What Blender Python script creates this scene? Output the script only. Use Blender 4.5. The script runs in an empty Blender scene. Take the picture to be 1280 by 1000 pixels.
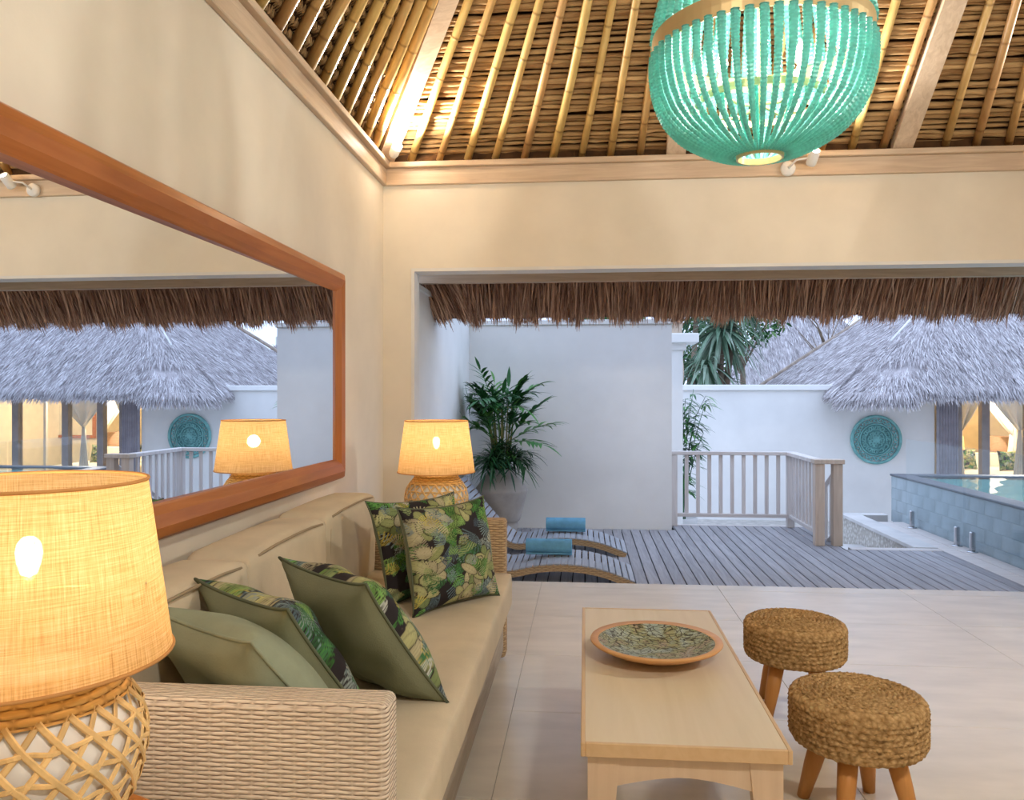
import bpy, bmesh, math, random
import numpy as np
from mathutils import Vector, Matrix
random.seed(7); RNG = np.random.default_rng(7)
SC = bpy.context.scene; COL = SC.collection
PI = math.pi; R = math.radians

# ------------------------------------------------------------------ camera, world, exposure
cd = bpy.data.cameras.new('camera'); cam = bpy.data.objects.new('camera', cd); COL.objects.link(cam)
cam.location = (0, 0, 1.3); cam.rotation_euler = (R(90), 0, R(5.2))
cd.sensor_width = 36; cd.lens = 28.125; cd.shift_y = -5/1280; cd.clip_start = .02
SC.camera = cam
SC.view_settings.view_transform = 'Standard'; SC.view_settings.look = 'None'
SC.view_settings.gamma = 1; SC.view_settings.use_curve_mapping = False
SC.view_settings.exposure = 0.35
wd = bpy.data.worlds.new('dusk_sky'); SC.world = wd; wd.use_nodes = True
bg = wd.node_tree.nodes['Background']; bg.inputs[0].default_value = (.60, .73, 1.0, 1); bg.inputs[1].default_value = 1.58

def lamp(name, kind, loc, power, col, size=.05, parent=None, target=None, spot=None, blend=.5):
    l = bpy.data.lights.new(name, kind); l.energy = power; l.color = col
    if kind in ('POINT', 'SPOT'): l.shadow_soft_size = size
    if kind == 'SPOT': l.spot_size = R(spot); l.spot_blend = blend
    o = bpy.data.objects.new(name, l); COL.objects.link(o); o.location = loc
    if target is not None:
        o.rotation_euler = (Vector(target)-Vector(loc)).to_track_quat('-Z', 'Y').to_euler()
    if parent is not None: o.parent = parent
    return o
WARM = (1.0, .84, .64); WARM2 = (1.0, .92, .82)

# ------------------------------------------------------------------ node helpers
def s2l(c):
    return tuple((v/255/12.92 if v/255 <= .04045 else ((v/255+.055)/1.055)**2.4) for v in c)
class G:
    """small wrapper to write node maths"""
    def __init__(s, name):
        s.m = bpy.data.materials.new(name); s.m.use_nodes = True; s.t = s.m.node_tree; s.n = s.t.nodes
        s.b = s.n['Principled BSDF']; s.out = s.n['Material Output']
    def node(s, typ, **kw):
        n = s.n.new(typ)
        for k, v in kw.items(): setattr(n, k, v)
        return n
    def put(s, sock, v):
        if hasattr(v, 'is_output') or hasattr(v, 'links'): s.t.links.new(v, sock)
        else: sock.default_value = v
    def math(s, op, a, b=0., c=0., clamp=False):
        n = s.node('ShaderNodeMath', operation=op, use_clamp=clamp)
        s.put(n.inputs[0], a); s.put(n.inputs[1], b); s.put(n.inputs[2], c); return n.outputs[0]
    def coord(s, which='Object'):
        return s.node('ShaderNodeTexCoord').outputs[which]
    def map(s, v, scale=(1, 1, 1), loc=(0, 0, 0), rot=(0, 0, 0)):
        n = s.node('ShaderNodeMapping'); s.put(n.inputs[0], v); n.inputs['Scale'].default_value = scale
        n.inputs['Location'].default_value = loc; n.inputs['Rotation'].default_value = rot; return n.outputs[0]
    def noise(s, v, scale=5, detail=4, rough=.55, dist=0):
        n = s.node('ShaderNodeTexNoise'); s.put(n.inputs['Vector'], v); n.inputs['Scale'].default_value = scale
        n.inputs['Detail'].default_value = detail; n.inputs['Roughness'].default_value = rough; n.inputs['Distortion'].default_value = dist
        return n.outputs[0]
    def voro(s, v, scale=5, feature='F1', out='Distance', rnd=1):
        n = s.node('ShaderNodeTexVoronoi', feature=feature); s.put(n.inputs['Vector'], v); n.inputs['Scale'].default_value = scale
        n.inputs['Randomness'].default_value = rnd; return n.outputs[out]
    def ramp(s, f, stops, interp='LINEAR'):
        n = s.node('ShaderNodeValToRGB'); s.put(n.inputs[0], f); e = n.color_ramp.elements; n.color_ramp.interpolation = interp
        while len(e) < len(stops): e.new(.5)
        for el, (p, c) in zip(e, stops): el.position = p; el.color = (*s2l(c), 1)
        return n.outputs[0]
    def mix(s, f, a, b, blend='MIX'):
        n = s.node('ShaderNodeMix', data_type='RGBA', blend_type=blend); s.put(n.inputs[0], f)
        for i, v in ((6, a), (7, b)):
            s.put(n.inputs[i], v if hasattr(v, 'links') else (*s2l(v), 1))
        return n.outputs[2]
    def bump(s, h, strength=.3, dist=.01):
        n = s.node('ShaderNodeBump'); s.put(n.inputs['Height'], h); n.inputs['Strength'].default_value = strength; n.inputs['Distance'].default_value = dist
        s.t.links.new(n.outputs[0], s.b.inputs['Normal'])
    def fin(s, color=None, rough=.6, spec=.3, metal=0):
        if color is not None: s.put(s.b.inputs['Base Color'], color if hasattr(color, 'links') else (*s2l(color), 1))
        s.put(s.b.inputs['Roughness'], rough); s.b.inputs['Specular IOR Level'].default_value = spec; s.b.inputs['Metallic'].default_value = metal
        return s.m
    def objrand(s): return s.node('ShaderNodeObjectInfo').outputs['Random']
    def attr(s, name, out='Fac'): return s.node('ShaderNodeAttribute', attribute_name=name).outputs[out]

def M_plain(name, c, rough=.6, var=.06, scale=6, bump=0, bscale=60, spec=.3, stretch=(1, 1, 1), metal=0, rnd=0):
    g = G(name); v = g.map(g.coord(), scale=stretch)
    lo = tuple(x*(1-var*1.5) for x in c); hi = tuple(min(255, x*(1+var)) for x in c)
    col = g.ramp(g.noise(v, scale), [(.3, lo), (.7, hi)])
    if rnd:
        f = g.math('MULTIPLY_ADD', g.objrand(), 2*rnd, 1-rnd)
        n = g.node('ShaderNodeHueSaturation'); g.put(n.inputs['Value'], f); g.t.links.new(col, n.inputs['Color']); col = n.outputs[0]
    if bump: g.bump(g.noise(v, bscale, 5), bump, .01)
    return g.fin(col, rough, spec, metal)
def M_wood(name, c1, c2, axis='X', rough=.5, scale=3, bump=.08, rnd=.08, spec=.3):
    g = G(name); sc = {'X': (.6, 9, 9), 'Y': (9, .6, 9), 'Z': (9, 9, .6)}[axis]
    v = g.map(g.coord(), scale=sc)
    if rnd:
        o = g.node('ShaderNodeVectorMath', operation='ADD'); g.put(o.inputs[0], v)
        cx = g.node('ShaderNodeCombineXYZ'); r = g.math('MULTIPLY', g.objrand(), 37.)
        for i in range(3): g.put(cx.inputs[i], r)
        g.put(o.inputs[1], cx.outputs[0]); v = o.outputs[0]
    n1 = g.noise(v, scale, 6, .6, 1.2)
    col = g.ramp(n1, [(.25, c1), (.75, c2)])
    if rnd:
        f = g.math('MULTIPLY_ADD', g.objrand(), 2*rnd, 1-rnd)
        n = g.node('ShaderNodeHueSaturation'); g.put(n.inputs['Value'], f); g.t.links.new(col, n.inputs['Color']); col = n.outputs[0]
    g.bump(g.noise(v, scale*4, 5), bump, .01)
    return g.fin(col, rough, spec)
def M_emit(name, c, strength):
    g = G(name); e = g.node('ShaderNodeEmission'); e.inputs[0].default_value = (*c, 1); e.inputs[1].default_value = strength
    g.t.links.new(e.outputs[0], g.out.inputs[0]); return g.m
def M_glass(name, tint=(.93, .97, .97), refl=.10, rough=0):
    g = G(name); t = g.node('ShaderNodeBsdfTransparent'); t.inputs[0].default_value = (*tint, 1)
    gl = g.node('ShaderNodeBsdfGlossy'); gl.inputs['Roughness'].default_value = rough
    lw = g.node('ShaderNodeLayerWeight'); lw.inputs[0].default_value = .5
    f = g.math('MULTIPLY_ADD', g.math('POWER', lw.outputs['Facing'], 5.), refl*4, refl*.3, clamp=True)
    m = g.node('ShaderNodeMixShader'); g.put(m.inputs[0], f); g.t.links.new(t.outputs[0], m.inputs[1]); g.t.links.new(gl.outputs[0], m.inputs[2])
    g.t.links.new(m.outputs[0], g.out.inputs[0]); return g.m
def M_weave(name, light, dark, h=.0105, w=.026, bump=.9, coarse=0):
    g = G(name); uv = g.coord('UV'); sp = g.node('ShaderNodeSeparateXYZ'); g.put(sp.inputs[0], uv)
    wob = g.noise(uv, 30, 2); u = g.math('MULTIPLY_ADD', g.math('SUBTRACT', wob, .5), .006, sp.outputs[0])
    v = g.math('MULTIPLY_ADD', g.math('SUBTRACT', g.noise(uv, 22, 2), .5), .004, sp.outputs[1])
    vr = g.math('DIVIDE', v, h); row = g.math('FLOOR', vr); fv = g.math('FRACT', vr)
    cu = g.math('DIVIDE', u, w)
    s = g.math('COSINE', g.math('MULTIPLY', g.math('ADD', cu, row), PI))
    d = g.math('MULTIPLY_ADD', fv, 2., -1.)
    p = g.math('SQRT', g.math('SUBTRACT', 1.0, g.math('MULTIPLY', d, d)))
    hgt = g.math('MULTIPLY', p, g.math('MULTIPLY_ADD', s, .27, .73))
    # upright stakes
    fc = g.math('MULTIPLY_ADD', g.math('FRACT', g.math('ADD', cu, .5)), 2., -1.)
    st = g.math('MULTIPLY', g.math('SUBTRACT', 1., g.math('ABSOLUTE', fc), clamp=True), .45)
    hgt = g.math('MAXIMUM', hgt, st)
    tone = g.noise(g.map(uv, scale=(6, 90, 1)), 3, 3)
    mid = tuple((a*.8+b*.2) for a, b in zip(light, dark))
    lightc = g.ramp(tone, [(.3, mid), (.7, light)])
    fac = g.math('MULTIPLY_ADD', hgt, 2.6, -.45, clamp=True)
    col = g.mix(fac, dark, lightc)
    g.bump(hgt, bump, .006); return g.fin(col, .7, .2)

# ------------------------------------------------------------------ mesh helpers
def link(o, parent=None):
    COL.objects.link(o)
    if parent is not None: o.parent = parent
    return o
def mesh(name, V, F, m=None, parent=None, smooth=False, uv=False, off=None):
    me = bpy.data.meshes.new(name); V = np.asarray(V, float)
    if off is not None: V = V-np.asarray(off)
    me.from_pydata(V.tolist(), [], [tuple(int(i) for i in f) for f in F]); me.update()
    if smooth:
        for p in me.polygons: p.use_smooth = True
    if m is not None: me.materials.append(m)
    if uv: boxuv(me)
    return link(bpy.data.objects.new(name, me), parent)
def quads(name, V, Q, m=None, parent=None, smooth=False, attr=None, off=None):
    """fast builder for big quad meshes"""
    V = np.asarray(V, np.float32); Q = np.asarray(Q, np.int32)
    if off is not None: V = V-np.asarray(off, np.float32)
    me = bpy.data.meshes.new(name); me.vertices.add(len(V)); me.vertices.foreach_set('co', V.ravel())
    me.loops.add(Q.size); me.loops.foreach_set('vertex_index', Q.ravel())
    me.polygons.add(len(Q)); me.polygons.foreach_set('loop_start', np.arange(0, Q.size, 4, dtype=np.int32))
    me.update(calc_edges=True)
    me.polygons.foreach_set('use_smooth', np.full(len(Q), smooth))
    if attr is not None:
        for k, a in attr.items():
            if a.ndim == 1:
                t = me.attributes.new(k, 'FLOAT', 'POINT'); t.data.foreach_set('value', a.astype(np.float32))
            else:
                t = me.attributes.new(k, 'FLOAT_COLOR', 'POINT'); t.data.foreach_set('color', a.astype(np.float32).ravel())
    if m is not None: me.materials.append(m)
    me.validate()
    return link(bpy.data.objects.new(name, me), parent)
def boxuv(me):
    l = me.uv_layers.new(name='UVMap')
    for p in me.polygons:
        n = p.normal; a = max(range(3), key=lambda i: abs(n[i]))
        for li in p.loop_indices:
            c = me.vertices[me.loops[li].vertex_index].co
            l.data[li].uv = {0: (c.y, c.z), 1: (c.x, c.z), 2: (c.x, c.y)}[a]
def bm_obj(name, bm, m=None, parent=None, smooth=False, uv=False):
    me = bpy.data.meshes.new(name); bm.normal_update(); bm.to_mesh(me); bm.free()
    if smooth:
        for p in me.polygons: p.use_smooth = True
    if m is not None: me.materials.append(m)
    if uv: boxuv(me)
    return link(bpy.data.objects.new(name, me), parent)
def box(name, x0, x1, y0, y1, z0, z1, m=None, parent=None, bev=0, uv=False, seg=1, off=(0, 0, 0)):
    bm = bmesh.new(); bmesh.ops.create_cube(bm, size=1)
    for v in bm.verts:
        v.co = Vector((x0+(x1-x0)*(v.co.x+.5)-off[0], y0+(y1-y0)*(v.co.y+.5)-off[1], z0+(z1-z0)*(v.co.z+.5)-off[2]))
    if bev: bmesh.ops.bevel(bm, geom=bm.edges[:], offset=bev, segments=seg, affect='EDGES', profile=.5)
    return bm_obj(name, bm, m, parent, smooth=seg > 2, uv=uv)
def frame_rings(P):
    P = np.asarray(P, float); T = np.gradient(P, axis=0); T /= np.linalg.norm(T, axis=1)[:, None]+1e-12
    a = np.array([0, 0, 1.]) if abs(T[0][2]) < .9 else np.array([1., 0, 0])
    U = []; u = np.cross(T[0], a); u /= np.linalg.norm(u)
    for t in T:
        u = u-t*np.dot(u, t); u /= np.linalg.norm(u)+1e-12; U.append(u.copy())
    U = np.array(U); return P, T, U, np.cross(T, U)
def tube_vf(P, r, sides=8, flat=1., caps=True, closed=False):
    P, T, U, W = frame_rings(P); n = len(P); r = np.full(n, r) if np.isscalar(r) else np.asarray(r)
    V = []; F = []
    for i in range(n):
        for k in range(sides):
            a = 2*PI*k/sides; V.append(P[i]+(U[i]*math.cos(a)+W[i]*math.sin(a)*flat)*r[i])
    for i in range(n-1 if not closed else n):
        for k in range(sides):
            k2 = (k+1) % sides; j = (i+1) % n
            F.append((i*sides+k, i*sides+k2, j*sides+k2, j*sides+k))
    if caps and not closed:
        F.append(tuple(range(sides))[::-1]); F.append(tuple((n-1)*sides+k for k in range(sides)))
    return V, F
def join_vf(parts):
    V = []; F = []
    for v, f in parts:
        o = len(V); V += list(v); F += [tuple(i+o for i in q) for q in f]
    return V, F
def tube(name, P, r, m, parent=None, sides=8, flat=1., off=None, smooth=True, closed=False):
    V, F = tube_vf(P, r, sides, flat, closed=closed); return mesh(name, V, F, m, parent, smooth, off=off)
def lathe_vf(prof, seg=32, c=(0, 0), cap=False):
    V = []; F = []
    for r, z in prof:
        for k in range(seg):
            a = 2*PI*k/seg; V.append((c[0]+r*math.cos(a), c[1]+r*math.sin(a), z))
    for i in range(len(prof)-1):
        for k in range(seg):
            k2 = (k+1) % seg; F.append((i*seg+k, i*seg+k2, (i+1)*seg+k2, (i+1)*seg+k))
    if cap:
        F.append(tuple(range(seg))[::-1]); F.append(tuple((len(prof)-1)*seg+k for k in range(seg)))
    return V, F
def lathe(name, prof, m, parent=None, seg=32, cap=False, smooth=True, uv=False, loc=None):
    V, F = lathe_vf(prof, seg, cap=cap); o = mesh(name, V, F, m, parent, smooth)
    if uv:
        me = o.data; l = me.uv_layers.new(name='UVMap')
        for p in me.polygons:
            a = [math.atan2(me.vertices[me.loops[i].vertex_index].co.y, me.vertices[me.loops[i].vertex_index].co.x) for i in p.loop_indices]
            if max(a)-min(a) > PI: a = [x+2*PI if x < 0 else x for x in a]
            for i, x in zip(p.loop_indices, a):
                c = me.vertices[me.loops[i].vertex_index].co; l.data[i].uv = (x*uv, c.z+(0 if abs(p.normal.z) < .9 else math.hypot(c.x, c.y)))
    if loc is not None: o.location = loc
    return o
def empty(name, loc, rz=0):
    o = bpy.data.objects.new(name, None); COL.objects.link(o); o.location = loc; o.rotation_euler = (0, 0, rz); o.empty_display_size = .1; return o
def tag(o, label=None, cat=None, group=None, kind=None):
    if label: o['label'] = label
    if cat: o['category'] = cat
    if group: o['group'] = group
    if kind: o['kind'] = kind
    return o
def thing(name, loc, label, cat, group=None, rz=0): return tag(empty(name, loc, rz), label, cat, group)
def struct(o): o['kind'] = 'structure'; return o
def copy_obj(o, parent=None, loc=None, rot=None):
    c = o.copy(); COL.objects.link(c); c.parent = parent
    if loc is not None: c.location = loc
    if rot is not None: c.rotation_euler = rot
    return c
def copy_tree(o, parent=None):
    c = copy_obj(o, parent)
    for ch in list(o.children):
        if ch.type != 'LIGHT': copy_tree(ch, c)
        else: copy_obj(ch, c)
    return c
def blades(name, root, d, L, Wd, m, parent=None, bend=.1, off=None, nrm=None):
    """many thin tapering blades, each two quads"""
    n = len(root); root = np.asarray(root); d = d/np.linalg.norm(d, axis=1)[:, None]
    if nrm is None: nrm = RNG.normal(size=(n, 3))
    s = np.cross(d, nrm); s /= np.linalg.norm(s, axis=1)[:, None]+1e-9
    up = np.cross(s, d); V = np.zeros((n, 6, 3)); L = np.asarray(L)[:, None]; Wd = np.asarray(Wd)[:, None]
    for i, (t, w) in enumerate(((0, .8), (.55, 1.), (1, .25))):
        c = root+d*L*t+np.array([0, 0, -1.])*bend*L*t*t
        V[:, 2*i] = c-s*Wd*w*.5; V[:, 2*i+1] = c+s*Wd*w*.5
    b = np.arange(n)[:, None]*6
    Q = np.concatenate([b+np.array([0, 1, 3, 2]), b+np.array([2, 3, 5, 4])])
    tint = np.repeat(RNG.random(n), 6)
    return quads(name, V.reshape(-1, 3), Q, m, parent, False, {'tint': tint}, off)

# ------------------------------------------------------------------ materials
m_wall = M_plain('warm_plaster', (236, 228, 212), .75, .02, 2, .05, 80)
m_ext = M_plain('white_plaster', (232, 231, 228), .8, .02, 1.5, .06, 60)
m_white = M_plain('white_paint', (240, 240, 238), .5, .015, 3)
m_tile = M_plain('pale_stone', (222, 213, 199), .26, .03, 2.5, .02, 30, .4, (1, 3, 1), rnd=.012)
m_grout = M_plain('grout', (210, 200, 184), .8)
m_beam = M_wood('whitewashed_timber_x', (196, 172, 146), (226, 206, 182), 'X')
m_beamy = M_wood('whitewashed_timber_y', (196, 172, 146), (226, 206, 182), 'Y')
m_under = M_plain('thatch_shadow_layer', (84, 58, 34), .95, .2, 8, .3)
def mk_reed(name, a, b, st):
    g = G(name); v = g.map(g.coord(), scale=st); r = g.objrand()
    o = g.node('ShaderNodeVectorMath', operation='ADD'); g.put(o.inputs[0], v); cx = g.node('ShaderNodeCombineXYZ'); g.put(cx.inputs[0], g.math('MULTIPLY', r, 50.)); g.put(o.inputs[1], cx.outputs[0])
    n = g.noise(o.outputs[0], 2.2, 6, .65)
    col = g.ramp(g.math('ADD', n, g.math('MULTIPLY_ADD', r, .3, -.15)), [(.25, a), (.75, b)])
    g.bump(g.noise(o.outputs[0], 14, 4), .5, .01); return g.fin(col, .75, .2)
m_reed = mk_reed('dry_reed', (138, 102, 64), (214, 178, 126), (1.2, 14, 14))
m_reedl = mk_reed('folded_thatch', (132, 100, 64), (208, 174, 126), (10, 22, 10))
def mk_bamboo():
    g = G('bamboo'); v = g.coord(); r = g.objrand(); sp = g.node('ShaderNodeSeparateXYZ'); g.put(sp.inputs[0], v)
    z = g.math('ADD', g.math('MULTIPLY', sp.outputs[2], 3.4), g.math('MULTIPLY', r, 9.))
    node = g.math('SUBTRACT', 1., g.math('MULTIPLY', g.math('ABSOLUTE', g.math('SUBTRACT', g.math('FRACT', z), .5)), 26.), clamp=True)
    n = g.noise(g.map(v, scale=(6, 6, 1.5)), 4, 5)
    base = g.ramp(n, [(.25, (190, 146, 92)), (.55, (214, 174, 116)), (.8, (228, 196, 142))])
    hs = g.node('ShaderNodeHueSaturation'); g.put(hs.inputs['Hue'], g.math('MULTIPLY_ADD', r, .03, .49)); g.put(hs.inputs['Value'], g.math('MULTIPLY_ADD', r, .25, .85)); g.t.links.new(base, hs.inputs['Color'])
    col = g.mix(g.math('MULTIPLY', node, .6), hs.outputs[0], (120, 78, 36)); g.bump(node, .4, .004); return g.fin(col, .4, .35)
m_bamboo = mk_bamboo()
m_frame = M_wood('orange_teak_y', (158, 92, 46), (190, 122, 68), 'Y', .38, 2, .04, 0)
m_framez = M_wood('orange_teak_z', (158, 92, 46), (190, 122, 68), 'Z', .38, 2, .04, 0)
g = G('mirror_silver'); g.b.inputs['Base Color'].default_value = (.86, .88, .9, 1); m_mirror = g.fin(None, 0.0, .5, 1)
def fringe_mat(name, stops):
    g = G(name); col = g.ramp(g.attr('tint'), stops); return g.fin(col, .85, .15)
m_eave = fringe_mat('brown_thatch', [(0, (132, 100, 86)), (.5, (184, 146, 124)), (1, (222, 188, 162))])
m_pavth = fringe_mat('weathered_grey_thatch', [(0, (168, 160, 162)), (.35, (204, 198, 200)), (.7, (222, 218, 220)), (1, (240, 238, 240))])
m_pavbase = M_plain('weathered_thatch_base', (196, 190, 192), .95, .12, 4, .4, 40)
m_tanth = M_plain('tan_thatch_edge', (186, 170, 156), .95, .1, 6, .4, 50)
m_deck = M_wood('grey_decking', (138, 136, 140), (178, 176, 180), 'Y', .7, 3, .12, .1)
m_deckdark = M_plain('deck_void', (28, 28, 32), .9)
m_rail = M_wood('pale_weathered_timber', (196, 188, 184), (222, 216, 212), 'Z', .7, 3, .08, .05)
m_railx = M_wood('pale_weathered_rail', (196, 188, 184), (222, 216, 212), 'X', .7, 3, .08, .05)
m_post = M_wood('tan_weathered_post', (190, 172, 156), (216, 200, 184), 'Z', .7, 3, .08, .05)
m_cush = M_plain('beige_canvas', (208, 194, 168), .85, .03, 5, .12, 220, .15)
m_pipe = M_plain('beige_piping', (160, 142, 114), .85, .03)
m_sage = M_plain('sage_canvas', (128, 132, 106), .85, .04, 6, .12, 220, .15)
m_sagel = M_plain('light_sage_canvas', (150, 158, 134), .85, .04, 6, .12, 220, .15)
m_sagep = M_plain('sage_piping', (98, 104, 82), .85, .03)
m_wick = M_weave('whitewashed_wicker', (240, 224, 202), (120, 94, 74), .0088, .029)
m_wickd = M_weave('tan_wicker', (206, 178, 140), (92, 66, 44), .012, .03)
m_wicks = M_wood('grey_washed_base', (150, 138, 122), (186, 174, 156), 'Y', .7, 3, .1, 0)
m_table = M_wood('pale_beech_top', (214, 198, 168), (226, 212, 186), 'Y', .42, 1.2, .02, 0)
m_tedge = M_wood('honey_beech_edge', (206, 172, 128), (220, 190, 148), 'Y', .42, 2, .02, 0)
m_tleg = M_wood('pale_beech_leg', (206, 180, 150), (222, 198, 170), 'Z', .5, 2, .02, .03)
m_stleg = M_wood('honey_stool_leg', (188, 128, 66), (212, 154, 90), 'Z', .45, 2, .02, .04)
m_orange = M_wood('orange_side_table', (190, 112, 44), (214, 138, 62), 'X', .4, 2, .02, 0)
m_ceram = M_plain('white_ceramic', (240, 236, 228), .35, .01, 3)
m_cane = M_plain('split_bamboo_cane', (234, 196, 134), .5, .08, 25, .1, 80, .3, rnd=.06)
m_metal = M_plain('satin_steel', (200, 200, 202), .22, .02, metal=1)
m_brass = M_plain('pale_gold_metal', (214, 190, 140), .35, .03, metal=.6)
m_black = M_plain('black_paint', (24, 24, 24), .6)
m_towel = M_plain('aqua_towel', (116, 176, 208), .95, .05, 12, .5, 300, .1)
m_pot = M_plain('grey_terracotta', (176, 170, 164), .85, .07, 4, .2, 40, .2)
m_soil = M_plain('soil', (52, 42, 34), .95, .2, 30, .5, 60)
def leafmat(name, a, b, c):
    g = G(name); col = g.ramp(g.math('ADD', g.math('MULTIPLY', g.noise(g.coord(), 5, 2), .5), g.math('MULTIPLY', g.objrand(), .5)), [(.2, a), (.5, b), (.8, c)])
    g.b.inputs['Transmission Weight'].default_value = 0; return g.fin(col, .45, .35)
m_leaf = leafmat('palm_green', (30, 72, 38), (52, 112, 58), (104, 158, 76))
m_leafd = leafmat('dark_green', (24, 56, 34), (44, 88, 56), (86, 124, 84))
m_leafg = leafmat('grey_green_sword', (74, 108, 84), (118, 146, 122), (164, 180, 162))
m_stem = M_plain('cane_stem', (120, 120, 70), .6, .1)
m_bark = M_plain('grey_bark', (128, 112, 96), .9, .15, 6, .5, 30)
m_tanbark = M_plain('tan_palm_bark', (196, 176, 156), .9, .1, 5, .4, 20)
m_pooltile = M_plain('blue_grey_stone_tile', (160, 174, 180), .5, .07, 5, .08, 30, .4, (1, 1, .35), rnd=.05)
m_coping = M_plain('dark_pool_coping', (88, 92, 100), .45, .05, 5)
m_conc = M_plain('pale_concrete', (206, 204, 202), .8, .04, 3, .08, 60)
m_garden = M_plain('pale_gravel', (190, 186, 180), .95, .08, 9, .5, 80)
def mk_stonewall():
    g = G('white_pebble_face'); v = g.coord(); d = g.voro(v, 22); col = g.ramp(d, [(.0, (232, 230, 226)), (.6, (186, 180, 172))]); g.bump(g.math('SUBTRACT', 1., d), .9, .02); return g.fin(col, .85, .2)
m_stones = mk_stonewall()
m_teal0 = M_plain('teal_bead', (124, 198, 190), .3, .05, 14, spec=.5, rnd=.06)
def mk_teal():
    m = m_teal0; t = m.node_tree; b = t.nodes['Principled BSDF']; tr = t.nodes.new('ShaderNodeBsdfTranslucent'); mx = t.nodes.new('ShaderNodeMixShader'); mx.inputs[0].default_value = .4
    t.links.new(b.inputs['Base Color'].links[0].from_socket, tr.inputs[0]); t.links.new(b.outputs[0], mx.inputs[1]); t.links.new(tr.outputs[0], mx.inputs[2]); t.links.new(mx.outputs[0], t.nodes['Material Output'].inputs[0]); return m
m_teal = mk_teal()
m_medal = M_plain('teal_carved_wood', (126, 184, 182), .7, .08, 9, .2, 40)
m_dishw = M_wood('orange_dish_rim', (204, 148, 90), (222, 170, 114), 'X', .4, 2, .02, 0)
def mk_crackle():
    g = G('crackled_bark_inlay'); v = g.map(g.coord(), scale=(.75, 1.35, 1)); n = g.noise(v, 14, 4)
    w = g.node('ShaderNodeVectorMath', operation='ADD'); g.put(w.inputs[0], v); cx = g.node('ShaderNodeCombineXYZ'); g.put(cx.inputs[0], g.math('MULTIPLY', n, .07)); g.put(cx.inputs[1], g.math('MULTIPLY', n, -.06)); g.put(w.inputs[1], cx.outputs[0])
    e = g.voro(w.outputs[0], 52, 'DISTANCE_TO_EDGE'); e2 = g.voro(w.outputs[0], 110, 'DISTANCE_TO_EDGE')
    f = g.math('MULTIPLY', e, 11., clamp=True); f2 = g.math('MULTIPLY_ADD', e2, 9., .5, clamp=True)
    pal = g.ramp(g.noise(g.coord(), 14, 3), [(.25, (128, 144, 142)), (.42, (176, 190, 180)), (.55, (160, 164, 122)), (.68, (176, 160, 138)), (.8, (188, 200, 200))])
    col = g.mix(g.math('MULTIPLY', f, f2), (58, 48, 36), pal); g.bump(f, .8, .006); return g.fin(col, .5, .4)
m_crack = mk_crackle()
def mk_jute():
    g = G('plaited_rush'); uv = g.coord(); n = g.noise(uv, 60, 4); v = g.voro(uv, 70); col = g.ramp(g.math('ADD', g.math('MULTIPLY', n, .6), g.math('MULTIPLY', g.math('SUBTRACT', 1., v), .35)), [(.3, (148, 114, 70)), (.55, (196, 160, 110)), (.8, (224, 192, 142))])
    g.bump(g.math('SUBTRACT', 1., v), .8, .008); return g.fin(col, .8, .15)
m_jute = mk_jute()
def mk_shade():
    g = G('burlap_shade'); uv = g.coord('UV')
    a = g.noise(g.map(uv, scale=(420, 14, 1)), 1, 3, .7); b = g.noise(g.map(uv, scale=(10, 420, 1)), 1, 3, .7)
    slub = g.math('MULTIPLY_ADD', g.math('MAXIMUM', g.noise(g.map(uv, scale=(260, 5, 1)), 1, 2), g.noise(g.map(uv, scale=(4, 260, 1)), 1, 2)), 9., -5.9, clamp=True)
    th = g.math('MULTIPLY', g.math('ADD', a, b), .5)
    col = g.ramp(th, [(.36, (206, 160, 96)), (.5, (230, 192, 132)), (.64, (244, 214, 164))]); col = g.mix(g.math('MULTIPLY', slub, .5), col, (168, 112, 52))
    di = g.node('ShaderNodeBsdfDiffuse'); tr = g.node('ShaderNodeBsdfTranslucent'); tp = g.node('ShaderNodeBsdfTransparent')
    g.t.links.new(col, di.inputs[0]); g.t.links.new(col, tr.inputs[0]); tp.inputs[0].default_value = (1, .86, .62, 1)
    m1 = g.node('ShaderNodeMixShader'); m1.inputs[0].default_value = .62; g.t.links.new(di.outputs[0], m1.inputs[1]); g.t.links.new(tr.outputs[0], m1.inputs[2])
    m2 = g.node('ShaderNodeMixShader'); g.put(m2.inputs[0], g.math('MULTIPLY_ADD', th, -.5, .36, clamp=True)); g.t.links.new(m1.outputs[0], m2.inputs[1]); g.t.links.new(tp.outputs[0], m2.inputs[2])
    g.t.links.new(m2.outputs[0], g.out.inputs[0]); return g.m
m_shade = mk_shade()
m_trim = M_plain('shade_binding', (206, 150, 88), .7, .05)
m_bulb = M_emit('warm_bulb', (1, .85, .62), 22)
m_bulbs = M_emit('spot_bulb', (1, .9, .72), 30)
g = G('pool_water'); gl = g.node('ShaderNodeBsdfGlossy'); gl.inputs['Roughness'].default_value = .02; tp = g.node('ShaderNodeBsdfTransparent'); tp.inputs[0].default_value = (.78, .96, .95, 1)
lw = g.node('ShaderNodeLayerWeight'); lw.inputs[0].default_value = .5; fr = g.math('MULTIPLY_ADD', g.math('POWER', lw.outputs['Facing'], 5.), .9, .03, clamp=True); mx = g.node('ShaderNodeMixShader'); g.put(mx.inputs[0], fr); g.t.links.new(tp.outputs[0], mx.inputs[1]); g.t.links.new(gl.outputs[0], mx.inputs[2]); g.t.links.new(mx.outputs[0], g.out.inputs[0]); m_water = g.m
m_poolin = M_plain('turquoise_pool_lining', (186, 226, 222), .5, .04, 4)
m_fence = M_glass('fence_glass', (.95, .975, .985), .12)
m_pane = M_glass('door_glass', (.96, .975, .98), .08)
m_alu = M_plain('grey_door_frame', (150, 142, 138), .5, .04)
m_shut = M_plain('grey_pleat', (172, 168, 176), .8, .05)
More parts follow.
